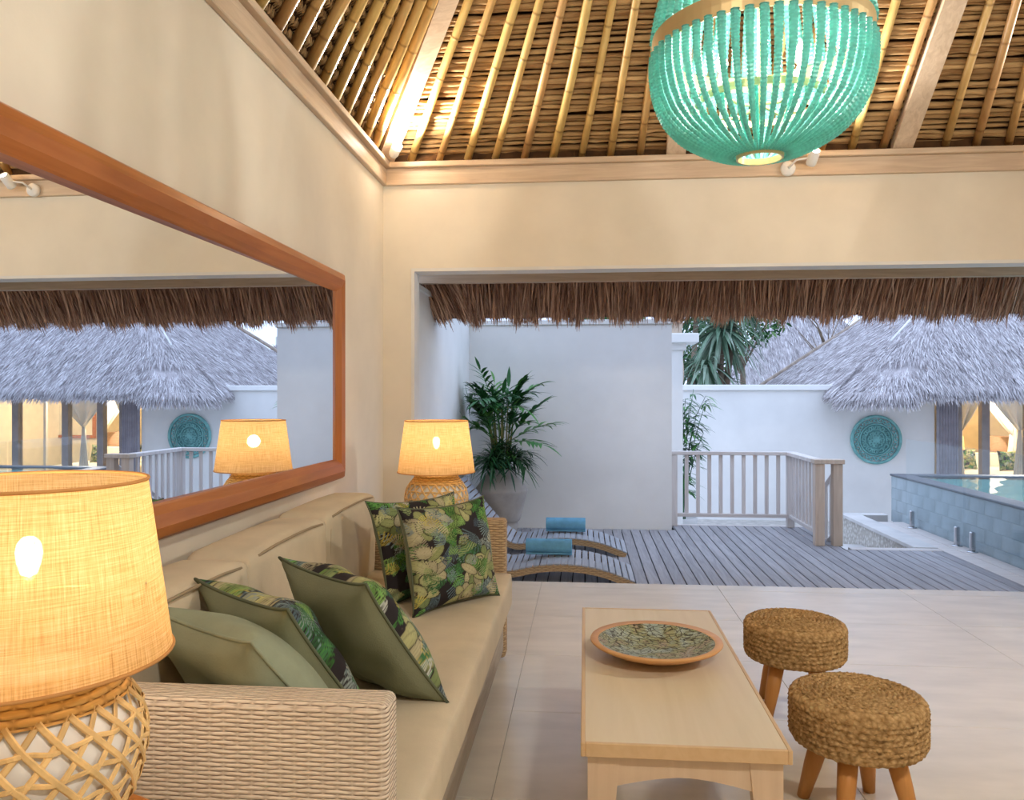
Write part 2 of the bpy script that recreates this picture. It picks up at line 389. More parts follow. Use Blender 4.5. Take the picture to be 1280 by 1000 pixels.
m_drape = M_plain('sheer_white_drape', (246, 240, 226), .9, .02)
m_linen = M_plain('cream_linen', (232, 222, 200), .9, .03)
m_room = M_plain('pavilion_cream', (236, 222, 190), .85, .02)
m_teak2 = M_wood('headboard_teak', (176, 138, 108), (206, 170, 138), 'X', .5)

# ------------------------------------------------------------------ ROOM SHELL
XL, YF, ZC = -1.394, 5.45, 2.90          # left wall, front wall, eave height
XR, YB = 4.06, -.35
DK = -.16                                # deck level
fl = struct(box('floor', XL-.2, XR+.2, YB-.2, 5.6, -.14, -.012, m_grout))
ys = [YB-.2]+[3.29+.72*k for k in range(-5, 4)]+[5.6]; ys = sorted({round(min(max(y, YB-.2), 5.6), 3) for y in ys}); xs = [XL-.2]+[-.3+1.2*k for k in range(0, 4)]+[XR+.2]
for i in range(len(xs)-1):
    for j in range(len(ys)-1):
        if ys[j+1]-ys[j] < .1: continue
        box('floor_tile', xs[i]+.0007, xs[i+1]-.0007, ys[j]+.0007, ys[j+1]-.0007, -.012, 0, m_tile, fl, bev=.0012)
struct(box('wall_left', XL-.18, XL, YB-.18, YF, 0, 2.9, m_wall))
struct(box('wall_back', XL-.18, XR+.18, YB-.18, YB, 0, 2.9, m_wall))
struct(box('wall_right', XR, XR+.18, YB, YF, 0, 2.9, m_wall))
OX0, OX1, OZ = -1.196, 3.86, 2.182       # wide opening to the deck
V = []; F = []
def wallpoly(y):
    return [(XL-.18, y, 0), (OX0, y, 0), (OX0, y, OZ), (OX1, y, OZ), (OX1, y, 0), (XR+.18, y, 0), (XR+.18, y, 2.9), (XL-.18, y, 2.9)]
V = wallpoly(YF)+wallpoly(5.6)
F = [(0, 1, 2, 7), (2, 3, 6, 7), (3, 4, 5, 6), (15, 10, 9, 8), (15, 14, 11, 10), (14, 13, 12, 11)]+[(i, i+8, (i+1) % 8+8, (i+1) % 8) for i in range(8)]
wf = struct(mesh('wall_front', V, F, m_wall))
# pale metal lining of the opening
trim = struct(empty('trim_1', (0, 0, 0)))
box('opening_jamb', OX0, OX0+.022, YF-.006, 5.61, 0, OZ-.022, m_ext, trim); box('opening_head', OX0, OX1, YF-.006, 5.61, OZ-.022, OZ, m_ext, trim)
# cornice boards round the room
def cornice(n, pts, m):
    t = struct(empty('trim_%d' % n, (0, 0, 0)))
    (x0, x1, y0, y1), (a0, a1, b0, b1) = pts
    box('cornice_board', x0, x1, y0, y1, 2.755, 2.868, m, t, bev=.004); box('cornice_ledge', a0, a1, b0, b1, 2.868, 2.905, m, t, bev=.004)
cornice(2, ((XL+.02, XR-.02, YF-.03, YF), (XL+.05, XR-.05, YF-.065, YF)), m_beam)
cornice(3, ((XL, XL+.03, YB, YF), (XL, XL+.065, YB, YF)), m_beamy)
cornice(4, ((XR-.03, XR, YB, YF), (XR-.065, XR, YB, YF)), m_beamy)
cornice(5, ((XL, XR, YB, YB+.03), (XL, XR, YB, YB+.065)), m_beam)

# ---- roof seen from inside: far slope z = ZC+KF*t, left slope z = ZC+KL*u
KF, T = .785, 2.9; UX = 2.0; KL = KF*T/UX; AX0, AX1 = XL+UX, XR-UX; YR = YF-T; ZR = ZC+KF*T
o = .16
c = [(XL-.2, YF+.2), (XR+.2, YF+.2), (XR+.2, YB-.2), (XL-.2, YB-.2)]
def rz(x, y, lift=0):
    return ZC+lift+min(KF*(YF-y), KF*(y-YB), KL*(x-XL), KL*(XR-x))
V = [(x, y, ZC-.155+l) for l in (o, o+.15) for x, y in c]+[(AX0, YR, ZR+o), (AX1, YR, ZR+o), (AX0, YR, ZR+o+.15), (AX1, YR, ZR+o+.15)]
F = [(0, 8, 9, 1), (1, 9, 2), (2, 9, 8, 3), (3, 8, 0), (4, 5, 11, 10), (5, 6, 11), (6, 7, 10, 11), (7, 4, 10), (0, 1, 5, 4), (1, 2, 6, 5), (2, 3, 7, 6), (3, 0, 4, 7)]
ceil = struct(mesh('ceiling', V, F, m_under))
for a in ((XL-.18, XR+.18, YF, 5.62), (XL-.18, XR+.18, YB-.18, YB), (XL-.18, XL, YB, YF), (XR, XR+.18, YB, YF)): box('light_seal', *a, 2.9, 3.05, m_under, ceil)  # dark filler added on the wall tops to keep sky light from leaking in
nF = np.array([0, KF, 1.])/math.hypot(KF, 1)      # outward (up) normal of far slope
nL = np.array([-KL, 0, 1.])/math.hypot(KL, 1)
def farpt(x, t, lift): return np.array([x, YF-t, ZC+KF*t])+nF*lift
def leftpt(y, u, lift): return np.array([XL+u, y, ZC+KL*u])+nL*lift
def local_pole(name, P, r, m, parent, sides=8, wob=0):
    """pole mesh along local z so its material follows the length"""
    P = np.asarray(P); a, b = P[0], P[-1]; L = np.linalg.norm(b-a); n = len(P)
    pts = [(random.uniform(-wob, wob) if 0 < i < n-1 else 0, random.uniform(-wob, wob) if 0 < i < n-1 else 0, L*i/(n-1)) for i in range(n)]
    V, F = tube_vf(pts, r, sides); ob = mesh(name, V, F, m, parent, True)
    ob.location = a; ob.rotation_mode = 'QUATERNION'; ob.rotation_quaternion = Vector(b-a).to_track_quat('Z', 'Y'); return ob
# bamboo rafters
TM = 2.75
xb = XL+.19
while xb < XR-.1:
    if xb < AX0: s = (xb-XL)/UX; dx = UX/T*(1-s)
    elif xb > AX1: s = (XR-xb)/UX; dx = -UX/T*(1-s)
    else: dx = 0
    if abs(xb-AX0) > .11 and abs(xb-AX1) > .11:
        local_pole('bamboo_pole', [farpt(xb+dx*t+random.uniform(-.006, .006), t, .03) for t in np.linspace(.01, TM if dx else T, 7)], random.uniform(.024, .030), m_bamboo, ceil, 8, .005)
    xb += .197
yb = YF-.22
while yb > YR-.6:
    s = (YF-yb)/T; dy = -T/UX*(1-s)
    local_pole('bamboo_pole', [leftpt(yb+dy*u, u, .03) for u in np.linspace(.01, 1.85, 7)], random.uniform(.025, .031), m_bamboo, ceil, 8, .005); yb -= .215
# flat timbers: hips and the two principal rafters
def flat_beam(name, a, b, up, w, h, m):
    a, b, up = map(lambda q: np.asarray(q, float), (a, b, up)); d = (b-a)/np.linalg.norm(b-a); s = np.cross(d, up); s /= np.linalg.norm(s); up = np.cross(s, d)
    V = [p+s*w*.5*i+up*h*j for p in (a, b) for i in (-1, 1) for j in (-.5, .5)]
    ob = mesh(name, V, [(0, 1, 3, 2), (4, 6, 7, 5), (0, 4, 5, 1), (2, 3, 7, 6), (0, 2, 6, 4), (1, 5, 7, 3)], m, ceil); return ob
apL = np.array([AX0, YR, ZR]); apR = np.array([AX1, YR, ZR])
for cx_, cy_, ap in ((XL, YF, apL), (XR, YF, apR), (XL, YB, apL), (XR, YB, apR)):
    flat_beam('hip_beam', np.array([cx_, cy_, ZC+.03]), ap+np.array([0, 0, .03]), (0, 0, 1), .115, .09, m_beam)
for ap in (apL, apR): flat_beam('principal_rafter', farpt(ap[0], .0, .02), farpt(ap[0], T, .02), nF, .125, .07, m_beamy)
# reed courses of the far slope
def course(name, pts, r, m, sides=5, lump=.25, brk=.05, flat=1.):
    P = np.array(pts); n = len(P); rr = np.full(n, r); k = 0
    offs = np.zeros((n, 3)); cur = RNG.normal(size=3)*.004; cr = 1.
    for i in range(n):
        if RNG.random() < brk: cur = RNG.normal(size=3)*.006; cr = RNG.uniform(.72, 1.2)
        offs[i] = cur; rr[i] = r*cr*(1+RNG.uniform(-lump, lump))
    V, F = tube_vf(P+offs, rr, sides, flat); return mesh(name, V, F, m, ceil, True)
t = -.03
while t < 2.75:
    x0, x1 = XL+UX/T*t-.02, XR-UX/T*t+.02; n = max(10, int((x1-x0)/.07))
    course('reed_course', [farpt(x, t, .066+random.uniform(-.003, .003)) for x in np.linspace(x0, x1, n)], random.uniform(.014, .020), m_reed); t += random.uniform(.023, .030)
ax = np.array([0, 1., 0]); sv = np.cross(ax, nL)           # folded leaf bundles of the left slope, laid slanting along each course
u = -.03
while u < 1.85:
    y0, y1 = YF-T/UX*u+.02, max(YB+T/UX*u, .9); n = int((y0-y1)/.0165)+2
    yy = np.linspace(y0, y1, n)+RNG.normal(size=n)*.003; c0 = np.array([leftpt(y, u, .070) for y in yy])
    sl = RNG.normal(.55, .16, n)[:, None]; d = ax*np.cos(sl)*-.55+sv*np.cos(sl)*.9+nL*RNG.normal(0, .12, n)[:, None]; d /= np.linalg.norm(d, axis=1)[:, None]
    hl = RNG.uniform(.024, .036, n)[:, None]; sd = np.cross(d, nL); rr = RNG.uniform(.007, .011, n)[:, None]; V = np.zeros((n, 3, 4, 3))
    for q, (t_, w_) in enumerate(((-1, .5), (0, 1.), (1, .45))):
        cc = c0+d*hl*t_-nL*(.012*(1-t_*t_)+.006*t_)
        for k, (a_, b_) in enumerate(((1, 0), (0, 1), (-1, 0), (0, -1))): V[:, q, k] = cc+sd*rr*w_*a_+nL*rr*w_*b_*.8
    b = np.arange(n)[:, None]*12; Q = np.concatenate([b+np.array([q*4+k, q*4+(k+1) % 4, q*4+4+(k+1) % 4, q*4+4+k]) for q in range(2) for k in range(4)])
    quads('thatch_course', V.reshape(-1, 3), Q, m_reedl, ceil, True); u += random.uniform(.037, .045)

# ---- eave outside the opening
EX0, EX1 = -1.6, 5.2
eave = struct(empty('eave_roof', (0, 0, 0)))
V = [(x, y, z) for x in (EX0, EX1) for y, z in ((5.6, 2.90), (6.95, 1.98), (6.95, 2.12), (5.6, 3.2))]
mesh('thatch_base', V, [(0, 1, 2, 3), (7, 6, 5, 4), (0, 4, 5, 1), (1, 5, 6, 2), (2, 6, 7, 3), (3, 7, 4, 0)], m_under, eave)
box('eave_batten', EX0, EX1, 6.33, 6.40, 2.205, 2.28, m_beam, eave)
for k in range(28):
    x = -1.3+k*.197; local_pole('eave_pole', [np.array([x, 5.6, 2.84]), np.array([x, 6.0, 2.57]), np.array([x, 6.4, 2.31])], .024, m_bamboo, eave)
n = 15000
xr = RNG.uniform(-1.34, 5.1, n); q = RNG.random(n)
yr = 6.42+q*.34; zr = 2.31-(yr-6.40)*.74+RNG.uniform(-.05, .03, n)
lean = np.where(xr < -1.0, .30, 0)+RNG.normal(size=n)*.07+.05*np.sin(xr*5)
d = np.stack([lean, .55+RNG.normal(size=n)*.1, -.80+RNG.normal(size=n)*.05], 1)
Ln = RNG.uniform(.16, .40, n); ze = zr-Ln*.8; ok = np.ones(n, bool)
zb = 1.945+.022*np.sin(xr*15)+.02*np.sin(xr*37+1)+.014*np.sin(xr*71+2)+RNG.normal(size=n)*.022
Ln = np.where(ze < zb, np.maximum(.05, (zr-zb)/.84), Ln)
Ln = np.where(RNG.random(n) < .02, Ln*1.15, Ln)
o = blades('thatch_fringe', np.stack([xr, yr, zr], 1), d, Ln, RNG.uniform(.006, .014, n), m_eave, eave, .04); o['kind'] = 'stuff'

# ------------------------------------------------------------------ EXTERIOR STRUCTURE
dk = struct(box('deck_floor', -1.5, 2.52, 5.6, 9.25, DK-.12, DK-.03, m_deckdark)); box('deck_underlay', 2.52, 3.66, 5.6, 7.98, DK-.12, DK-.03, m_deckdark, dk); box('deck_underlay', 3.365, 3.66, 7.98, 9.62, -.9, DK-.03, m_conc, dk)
x = -1.275; pitch = .0985; i = 0
while x < 3.36:
    y1 = 8.84 if x < .93 else (9.18 if x+pitch < 2.52 else 7.86)
    box('deck_board', x, x+pitch-.009, 5.602+random.uniform(0, .004), y1, DK-.03, DK, m_deck, dk, bev=.003); x += pitch; i += 1
box('deck_edge_board', 2.53, 3.36, 7.865, 7.985, DK-.03, DK+.002, m_railx, dk, bev=.003)
box('deck_edge_board', .95, 2.52, 9.185, 9.25, DK-.03, DK+.002, m_railx, dk, bev=.003)
for k, x in enumerate((3.365, 3.52)): box('deck_border_board', x, x+.147, 5.602, 9.62, DK-.03, DK+.003, m_railx, dk, bev=.003)
w = struct(box('wall_side_garden', -1.48, -1.285, 5.6, 9.05, DK-.7, 2.12, m_ext)); box('wall_cap', -1.5, -1.265, 5.6, 9.07, 2.12, 2.165, m_ext, w, bev=.006)
w = struct(box('wall_deck_end', -1.285, .945, 8.85, 9.05, DK-.7, 2.085, m_ext)); box('wall_cap', -1.285, .965, 8.83, 9.07, 2.085, 2.14, m_ext, w, bev=.006)
struct(box('ground', -14, 30, 9.25, 45, -1.1, -.9, m_garden)); struct(box('ground_right', 3.75, 30, -6, 9.25, -1.1, -.9, m_garden))
# far garden wall with coping, carrying the medallion
w = struct(box('wall_garden', .6, 6.05, 14.5, 14.72, -.9, 1.40, m_ext)); box('wall_cap', .6, 4.6, 14.44, 14.78, 1.40, 1.50, m_white, w, bev=.01)
box('wall_upper', 5.2, 6.05, 14.502, 14.7, 1.40, 1.9, m_ext, w)
# gate pillar with slab cap behind the deck wall
pl = struct(box('wall_gate_pillar', .90, 1.19, 9.9, 10.2, -.9, 1.95, m_ext)); box('pillar_neck', .87, 1.23, 9.87, 10.23, 1.86, 1.95, m_ext, pl, bev=.005); box('pillar_cap', .80, 1.37, 9.8, 10.3, 1.945, 2.06, m_white, pl, bev=.008)
# kerb with pebble face beside the pool
kb = struct(box('kerb_wall', 3.19, 3.36, 7.99, 10.24, -.9, DK-.03, m_stones)); box('kerb_top', 3.15, 3.37, 7.99, 10.27, DK-.03, DK+.01, m_conc, kb, bev=.005); box('kerb_return', 3.37, 3.68, 10.12, 10.27, -.9, DK+.01, m_conc, kb, bev=.005)
box('gutter_bed', 3.37, 3.67, 9.62, 10.12, -.9, DK-.08, m_coping, kb)
# stepped pale ground between deck and kerb
struct(box('ground_step', 2.55, 3.19, 7.99, 9.6, -.9, -.42, m_conc))
# ---- pool
PX, PY0, PY1, PZ = 3.67, 3.2, 10.0, .365
pool = struct(empty('pool_wall', (0, 0, 0)))
box('pool_core', PX+.02, PX+.2, PY0, PY1, -.9, PZ-.035, m_pooltile, pool); box('pool_end', PX+.02, 9.5, PY1-.2, PY1-.02, -.9, PZ-.035, m_coping, pool)
box('pool_bed', PX+.2, 9.5, PY0, PY1-.2, -.9, -.7, m_poolin, pool); box('pool_lining', PX+.2, 9.5, PY1-.215, PY1-.2, -.7, PZ-.04, m_poolin, pool); box('pool_lining', PX+.2, PX+.215, PY0, PY1-.215, -.7, PZ-.04, m_poolin, pool)
box('pool_coping', PX-.012, PX+.2, PY0, PY1+.012, PZ-.024, PZ, m_coping, pool, bev=.006); box('pool_coping', PX+.2, 9.5, PY1-.19, PY1+.012, PZ-.024, PZ, m_coping, pool, bev=.006)
box('pool_far_side', 9.5, 9.7, PY0, PY1, -.9, PZ, m_coping, pool)
tl = None; hh = (PZ-.025-(DK-.04))/4
for r_ in range(4):
    yy = PY1-.004-(.15 if r_ % 2 else 0)
    while yy > PY0+.4:
        if tl is None: tl = box('tile', 0, .018, -.2985, 0, 0, hh-.0015, m_pooltile, pool, bev=.0015); tt = tl
        else: tt = copy_obj(tl, pool)
        tt.location = (PX+.002, yy, DK-.04+r_*hh); yy -= .30
    if r_ % 2: q = box('tile', 0, .018, -.1485, 0, 0, hh-.0015, m_pooltile, pool, bev=.0015); q.location = (PX+.002, PY1-.004, DK-.04+r_*hh)
def wgrid():
    xs_ = np.linspace(PX+.2, 9.5, 40); ys_ = np.linspace(PY0, PY1-.19, 40); V = [(x, y, PZ-.012+.0015*math.sin(x*9+y*5)+.001*math.sin(y*13-x*4)) for y in ys_ for x in xs_]
    return V, [(j*40+i, j*40+i+1, (j+1)*40+i+1, (j+1)*40+i) for j in range(39) for i in range(39)]
V, F = wgrid(); o = mesh('water_surface', V, F, m_water, pool, True)

# ------------------------------------------------------------------ MIRROR
mir = thing('wall_mirror', (XL, 2.6, 1.41), 'large wall mirror in a wide orange teak frame above the sofa', 'mirror')
MY0, MY1, MZ0, MZ1, FW, FD = .75, 4.335, .845, 1.978, .115, .085
prof = [(0, 0), (.0, .055), (.012, .072), (.045, FD), (.085, .078), (FW-.006, .058), (FW, .05), (FW, 0)]
def frame_piece(name, horiz, lo):
    # profile runs across the width; mitred ends
    V = []; F = []; n = len(prof)
    for e in (0, 1):
        for wd_, dp in prof:
            if horiz:
                z = MZ0+wd_ if lo else MZ1-wd_; y = MY0+wd_ if e == 0 else MY1-wd_
            else:
                y = MY0+wd_ if lo else MY1-wd_; z = MZ0+wd_ if e == 0 else MZ1-wd_
            V.append((dp, y-2.6, z-1.41))
    F = [(i, i+1, n+i+1, n+i) for i in range(n-1)]+[(n-1, 0, n, 2*n-1), tuple(range(n)), tuple(range(2*n-1, n-1, -1))]
    ob = mesh(name, V, F, m_frame if horiz else m_framez, mir)
    bm = bmesh.new(); bm.from_mesh(ob.data); bmesh.ops.recalc_face_normals(bm, faces=bm.faces); bm.to_mesh(ob.data); bm.free(); return ob
for h_, l_ in ((1, 1), (1, 0), (0, 1), (0, 0)): frame_piece('frame_rail', h_, l_)
y0, y1, z0, z1 = MY0+FW-.004-2.6, MY1-FW+.004-2.6, MZ0+FW-.004-1.41, MZ1-FW+.004-1.41
V = [(.012, y0, z0), (.052, y1, z0), (.052, y1, z1), (.012, y0, z1)]; V += [(.004, a[1], a[2]) for a in V]
mesh('mirror_glass', V, [(0, 1, 2, 3), (7, 6, 5, 4), (0, 4, 5, 1), (1, 5, 6, 2), (2, 6, 7, 3), (3, 7, 4, 0)], m_mirror, mir)

# ------------------------------------------------------------------ SOFA
SX0, SX1, SY0, SY1 = -1.34, -.385, 1.53, 3.98
sofa = thing('wicker_sofa', (-.86, 2.75, 0), 'long whitewashed wicker sofa with beige canvas cushions under the mirror', 'sofa')
so = (-.86, 2.75, 0)
def soft_box(name, x0, x1, y0, y1, z0, z1, m, parent, bev=.04, puff=.02, off=(0, 0, 0), seg=4, sub=10):
    bm = bmesh.new(); bmesh.ops.create_cube(bm, size=1)
    bmesh.ops.bevel(bm, geom=bm.edges[:], offset=.0001, segments=1, affect='EDGES') if False else None
    bmesh.ops.subdivide_edges(bm, edges=bm.edges[:], cuts=sub, use_grid_fill=True)
    dx, dy, dz = x1-x0, y1-y0, z1-z0; ph = random.uniform(0, 9)
    for v in bm.verts:
        q = [v.co.x*2, v.co.y*2, v.co.z*2]; D = (dx, dy, dz); p = [q[i]*D[i]/2 for i in range(3)]
        # round the corners
        inner = [max(-(D[i]/2-bev), min(D[i]/2-bev, p[i])) for i in range(3)]; d = Vector([p[i]-inner[i] for i in range(3)])
        if d.length > 1e-9: p = [inner[i]+d.normalized()[i]*min(d.length, bev) for i in range(3)]
        for i in range(3):
            if abs(q[i]) > .999 or abs(abs(p[i])-D[i]/2) < 1e-6:
                j, k = (i+1) % 3, (i+2) % 3; p[i] += math.copysign(puff*(1-q[j]**2)*(1-q[k]**2), q[i])
        w_ = .004*math.sin(p[0]*17+ph)*math.sin(p[1]*13+ph*2)*math.sin(p[2]*11+1)
        v.co = Vector(((x0+x1)/2+p[0]+w_-off[0], (y0+y1)/2+p[1]+w_-off[1], (z0+z1)/2+p[2]+w_-off[2]))
    return bm_obj(name, bm, m, parent, True)
for (y0, y1) in ((SY0, SY0+.10), (SY1-.10, SY1)):
    box('armrest', SX0, SX1, y0, y1, .02, .695, m_wick if y0 < 2 else m_wickd, sofa, bev=.018, uv=True, seg=3, off=so)
box('back_frame', SX0, SX0+.07, SY0+.10, SY1-.10, .02, .70, m_wick, sofa, bev=.015, uv=True, off=so)
box('base', SX0+.07, -.395, SY0+.10, SY1-.10, .06, .30, m_wicks, sofa, bev=.006, uv=True, off=so)
soft_box('seat_cushion', SX0+.08, -.345, SY0+.105, SY1-.105, .295, .45, m_cush, sofa, .03, .004, so, sub=18)
for k in range(3):
    y0 = SY0+.11+k*.745; bc = soft_box('back_cushion', SX0+.09, -1.02, y0, y0+.738, .43, .80+.012*k, m_cush, sofa, .035, .016, so, sub=14)
    z = .783+.012*k; P = [(-1.035, y0+.03, .47), (-1.032, y0+.035, z-.05), (-1.032, y0+.06, z), (-1.024, y0+.2, z+.012), (-1.018, y0+.37, z+.017), (-1.024, y0+.54, z+.012), (-1.032, y0+.678, z), (-1.032, y0+.70, z-.05), (-1.035, y0+.708, .47)]
    tube('piping', np.array(P)+np.array([.004, 0, 0]), .005, m_pipe, bc, 6, off=so)

# ------------------------------------------------------------------ THROW CUSHIONS
def leaf_print(n, seed):
    rg = np.random.default_rng(seed); g_ = np.linspace(-1, 1, n); A, B = np.meshgrid(g_, g_)
    img = np.tile(np.array(s2l((46, 42, 44))), (n, n, 1))
    def put(mask, col): img[mask] = col[mask] if col.ndim == 3 else col
    def loc(c, ang):
        dx, dy = A-c[0], B-c[1]; return dx*math.cos(ang)+dy*math.sin(ang), -dx*math.sin(ang)+dy*math.cos(ang)
    olive = [(150, 156, 104), (176, 176, 126), (128, 142, 94), (182, 174, 138), (168, 160, 130)]
    green = [(70, 124, 60), (98, 146, 74), (122, 156, 84), (60, 104, 66)]
    blue = [(96, 116, 124), (122, 142, 142), (76, 92, 106), (150, 162, 156)]; yel = [(196, 182, 92), (184, 168, 84), (206, 196, 128)]
    def fan(c, ang, Rr, spread, k, pal):
        a, b = loc(c, ang); r = np.hypot(a, b); th = np.arctan2(b, a); e = np.abs(th) < spread
        ph = np.abs(((th*k/spread) % 1)-.5)*2; m = e & (r < Rr*(1-.25*np.abs(th)/spread)) & (ph < .78-.55*r/Rr) & (r > .02)
        c0 = np.array(s2l(pal[rg.integers(len(pal))])); put(m, (c0*(.7+.5*(r/Rr))[..., None]))
    def fern(c, ang, L, W_, k, pal):
        a, b = loc(c, ang); a = a/L; bb = np.abs(b)/W_; m = (a > 0) & (a < 1) & (bb < (1-a)**.6) & ((((a-.35*bb)*k) % 1) < .58)
        c0 = np.array(s2l(pal[rg.integers(len(pal))])); put(m, c0*(1+.35*np.sin(a*9))[..., None]*.95)
    def lobe(c, ang, L, W_, pal):
        a, b = loc(c, ang); q_ = (a/L)**2+(b/W_)**2; c0 = np.array(s2l(pal[rg.integers(len(pal))]))
        put(q_ < 1.25, np.array(s2l((58, 54, 48)))); vein = (np.abs(np.sin((a-.6*np.abs(b))*34/L*.25)) < .22)
        put(q_ < 1, c0*(1.05-.25*q_)[..., None]); put((q_ < .9) & vein, c0*.78); put((q_ < .95) & (np.abs(b) < W_*.05), c0*.7)
    P = lambda: rg.uniform(-1.05, 1.05, 2)
    for _ in range(26): fan(P(), rg.uniform(0, 6.3), rg.uniform(.3, .55), rg.uniform(.7, 1.3), rg.integers(5, 9), blue)
    for _ in range(26): fern(P(), rg.uniform(0, 6.3), rg.uniform(.4, .7), rg.uniform(.12, .22), rg.integers(9, 15), green)
    for _ in range(12):
        c = P(); a0 = rg.uniform(0, 6.3)
        for k in range(rg.integers(4, 8)):
            lobe(c+np.array([math.cos(a0+.9*k), math.sin(a0+.9*k)])*rg.uniform(.06, .24), a0+.9*k, rg.uniform(.12, .2), rg.uniform(.08, .12), olive)
    for _ in range(9): fan(P(), rg.uniform(.6, 2.6), rg.uniform(.2, .38), rg.uniform(.9, 1.5), rg.integers(5, 8), yel+olive)
    for _ in range(16): fern(P(), rg.uniform(.3, 2.9), rg.uniform(.28, .5), rg.uniform(.14, .24), rg.integers(7, 11), green+olive)
    for _ in range(12): fan(P(), rg.uniform(0, 6.3), rg.uniform(.2, .34), rg.uniform(.6, 1.), rg.integers(4, 6), blue+[(196, 200, 190)])
    return np.clip(img, 0, 1)
g = G('tropical_leaf_print'); m_print = g.fin(g.attr('print', 'Color'), .8, .15)
def cushion(name, label, BL, BR, up, side, thick, m_front, m_back, m_p, seed, group, sag=.0, sh=None):
    """square cushion standing on its edge BL-BR, leaning along up; front faces e1 x up"""
    BL, BR, up = (np.asarray(q, float) for q in (BL, BR, up)); e1 = (BR-BL)/np.linalg.norm(BR-BL); up = up-e1*np.dot(up, e1); up /= np.linalg.norm(up); nn = np.cross(e1, up)
    sh = sh or side; cen = (BL+BR)/2+up*sh*.5; root = thing(name, cen, label, 'cushion', group)
    rg = np.random.default_rng(seed); n = 150 if m_front is m_print else 50
    def panel(nm, n, sgn, m, img=None):
        g_ = np.linspace(-1, 1, n); A, B = np.meshgrid(g_, g_)
        pinch = .075; X = A*(1-pinch*(1-B**2)); Y = B*(1-pinch*(1-A**2)); corner = 1+.05*(np.abs(A*B)**6); X = X*corner; Y = Y*corner
        th = thick*.5*((1-A**2)*(1-B**2)).clip(0)**.42
        for _ in range(5):
            a, f, ph = rg.uniform(0, 3.1), rg.uniform(4, 9), rg.uniform(0, 6); th = th+.0055*np.sin((A*math.cos(a)+B*math.sin(a))*f+ph)*((1-A**2)*(1-B**2))**.5
        # folds running in from the corners
        r1 = np.abs(A-B); r2 = np.abs(A+B); th = th-.012*np.exp(-(r1/.09)**2)*(np.abs(A*B)**1.5)*(1-np.maximum(np.abs(A), np.abs(B)))*4
        Pt = (e1*(X*side/2)[..., None]+up*(Y*sh/2-sag*side*.04*(1-A**2))[..., None]+nn*(sgn*(th+.001))[..., None]).reshape(-1, 3)
        idx = np.arange(n*n).reshape(n, n); Q = np.stack([idx[:-1, :-1], idx[:-1, 1:], idx[1:, 1:], idx[1:, :-1]], -1).reshape(-1, 4)
        if sgn < 0: Q = Q[:, ::-1]
        at = None
        if img is not None: at = {'print': np.concatenate([img.reshape(-1, 3), np.ones((n*n, 1))], 1)}
        return quads(nm, Pt, Q, m, root, True, at)
    img = leaf_print(n, seed) if m_front is m_print else None
    panel('front_panel', n, 1, m_front, img); panel('back_panel', 50, -1, m_back)
    k = np.linspace(-1, 1, 14)[:-1]; on = np.ones(13); ring = np.concatenate([np.stack([k, -on], 1), np.stack([on, k], 1), np.stack([-k, on], 1), np.stack([-on, -k], 1)])
    A, B = ring.T; cr = 1+.05*np.abs(A*B)**6; X = A*(1-.075*(1-B**2))*cr; Y = B*(1-.075*(1-A**2))*cr
    P = e1*(X*side/2)[:, None]+up*(Y*sh/2-sag*side*.04*(1-A**2))[:, None]
    tube('piping', P, .0045, m_p, root, 6, closed=True); return root
# three at the near end, backs to the camera, fronts tipped up and away
upC = np.array([-.28, -.48, .76])
cushion('throw_cushion', 'sage backed cushion, tallest of the three beside the near arm, leafy face turned away', (-.39, 2.20, .455), (-.72, 2.49, .455), upC, .44, .20, m_print, m_sage, m_sagep, 11, 'throw cushions on the sofa')
cushion('throw_cushion', 'sage backed cushion standing between the plain cushion and another, leafy face turned away', (-.53, 1.99, .455), (-.87, 2.25, .455), upC, .43, .19, m_print, m_sage, m_sagep, 12, 'throw cushions on the sofa')
cushion('throw_cushion', 'plain light sage green cushion slumped against the near wicker arm', (-.52, 1.83, .455), (-.89, 2.08, .455), np.array([-.27, -.60, .75]), .44, .19, m_sagel, m_sagel, m_sagel, 13, 'throw cushions on the sofa')
cushion('throw_cushion', 'jungle leaf print cushion at the front of the far sofa end', (-.655, 3.02, .455), (-.37, 3.41, .455), (-.17, .13, .95), .47, .18, m_print, m_sage, m_sagep, 21, 'throw cushions on the sofa', sh=.41)
cushion('throw_cushion', 'jungle leaf print cushion tucked behind the front one at the far end', (-.80, 3.17, .455), (-.49, 3.54, .455), (-.26, .20, .93), .46, .17, m_print, m_sage, m_sagep, 22, 'throw cushions on the sofa', sh=.42)

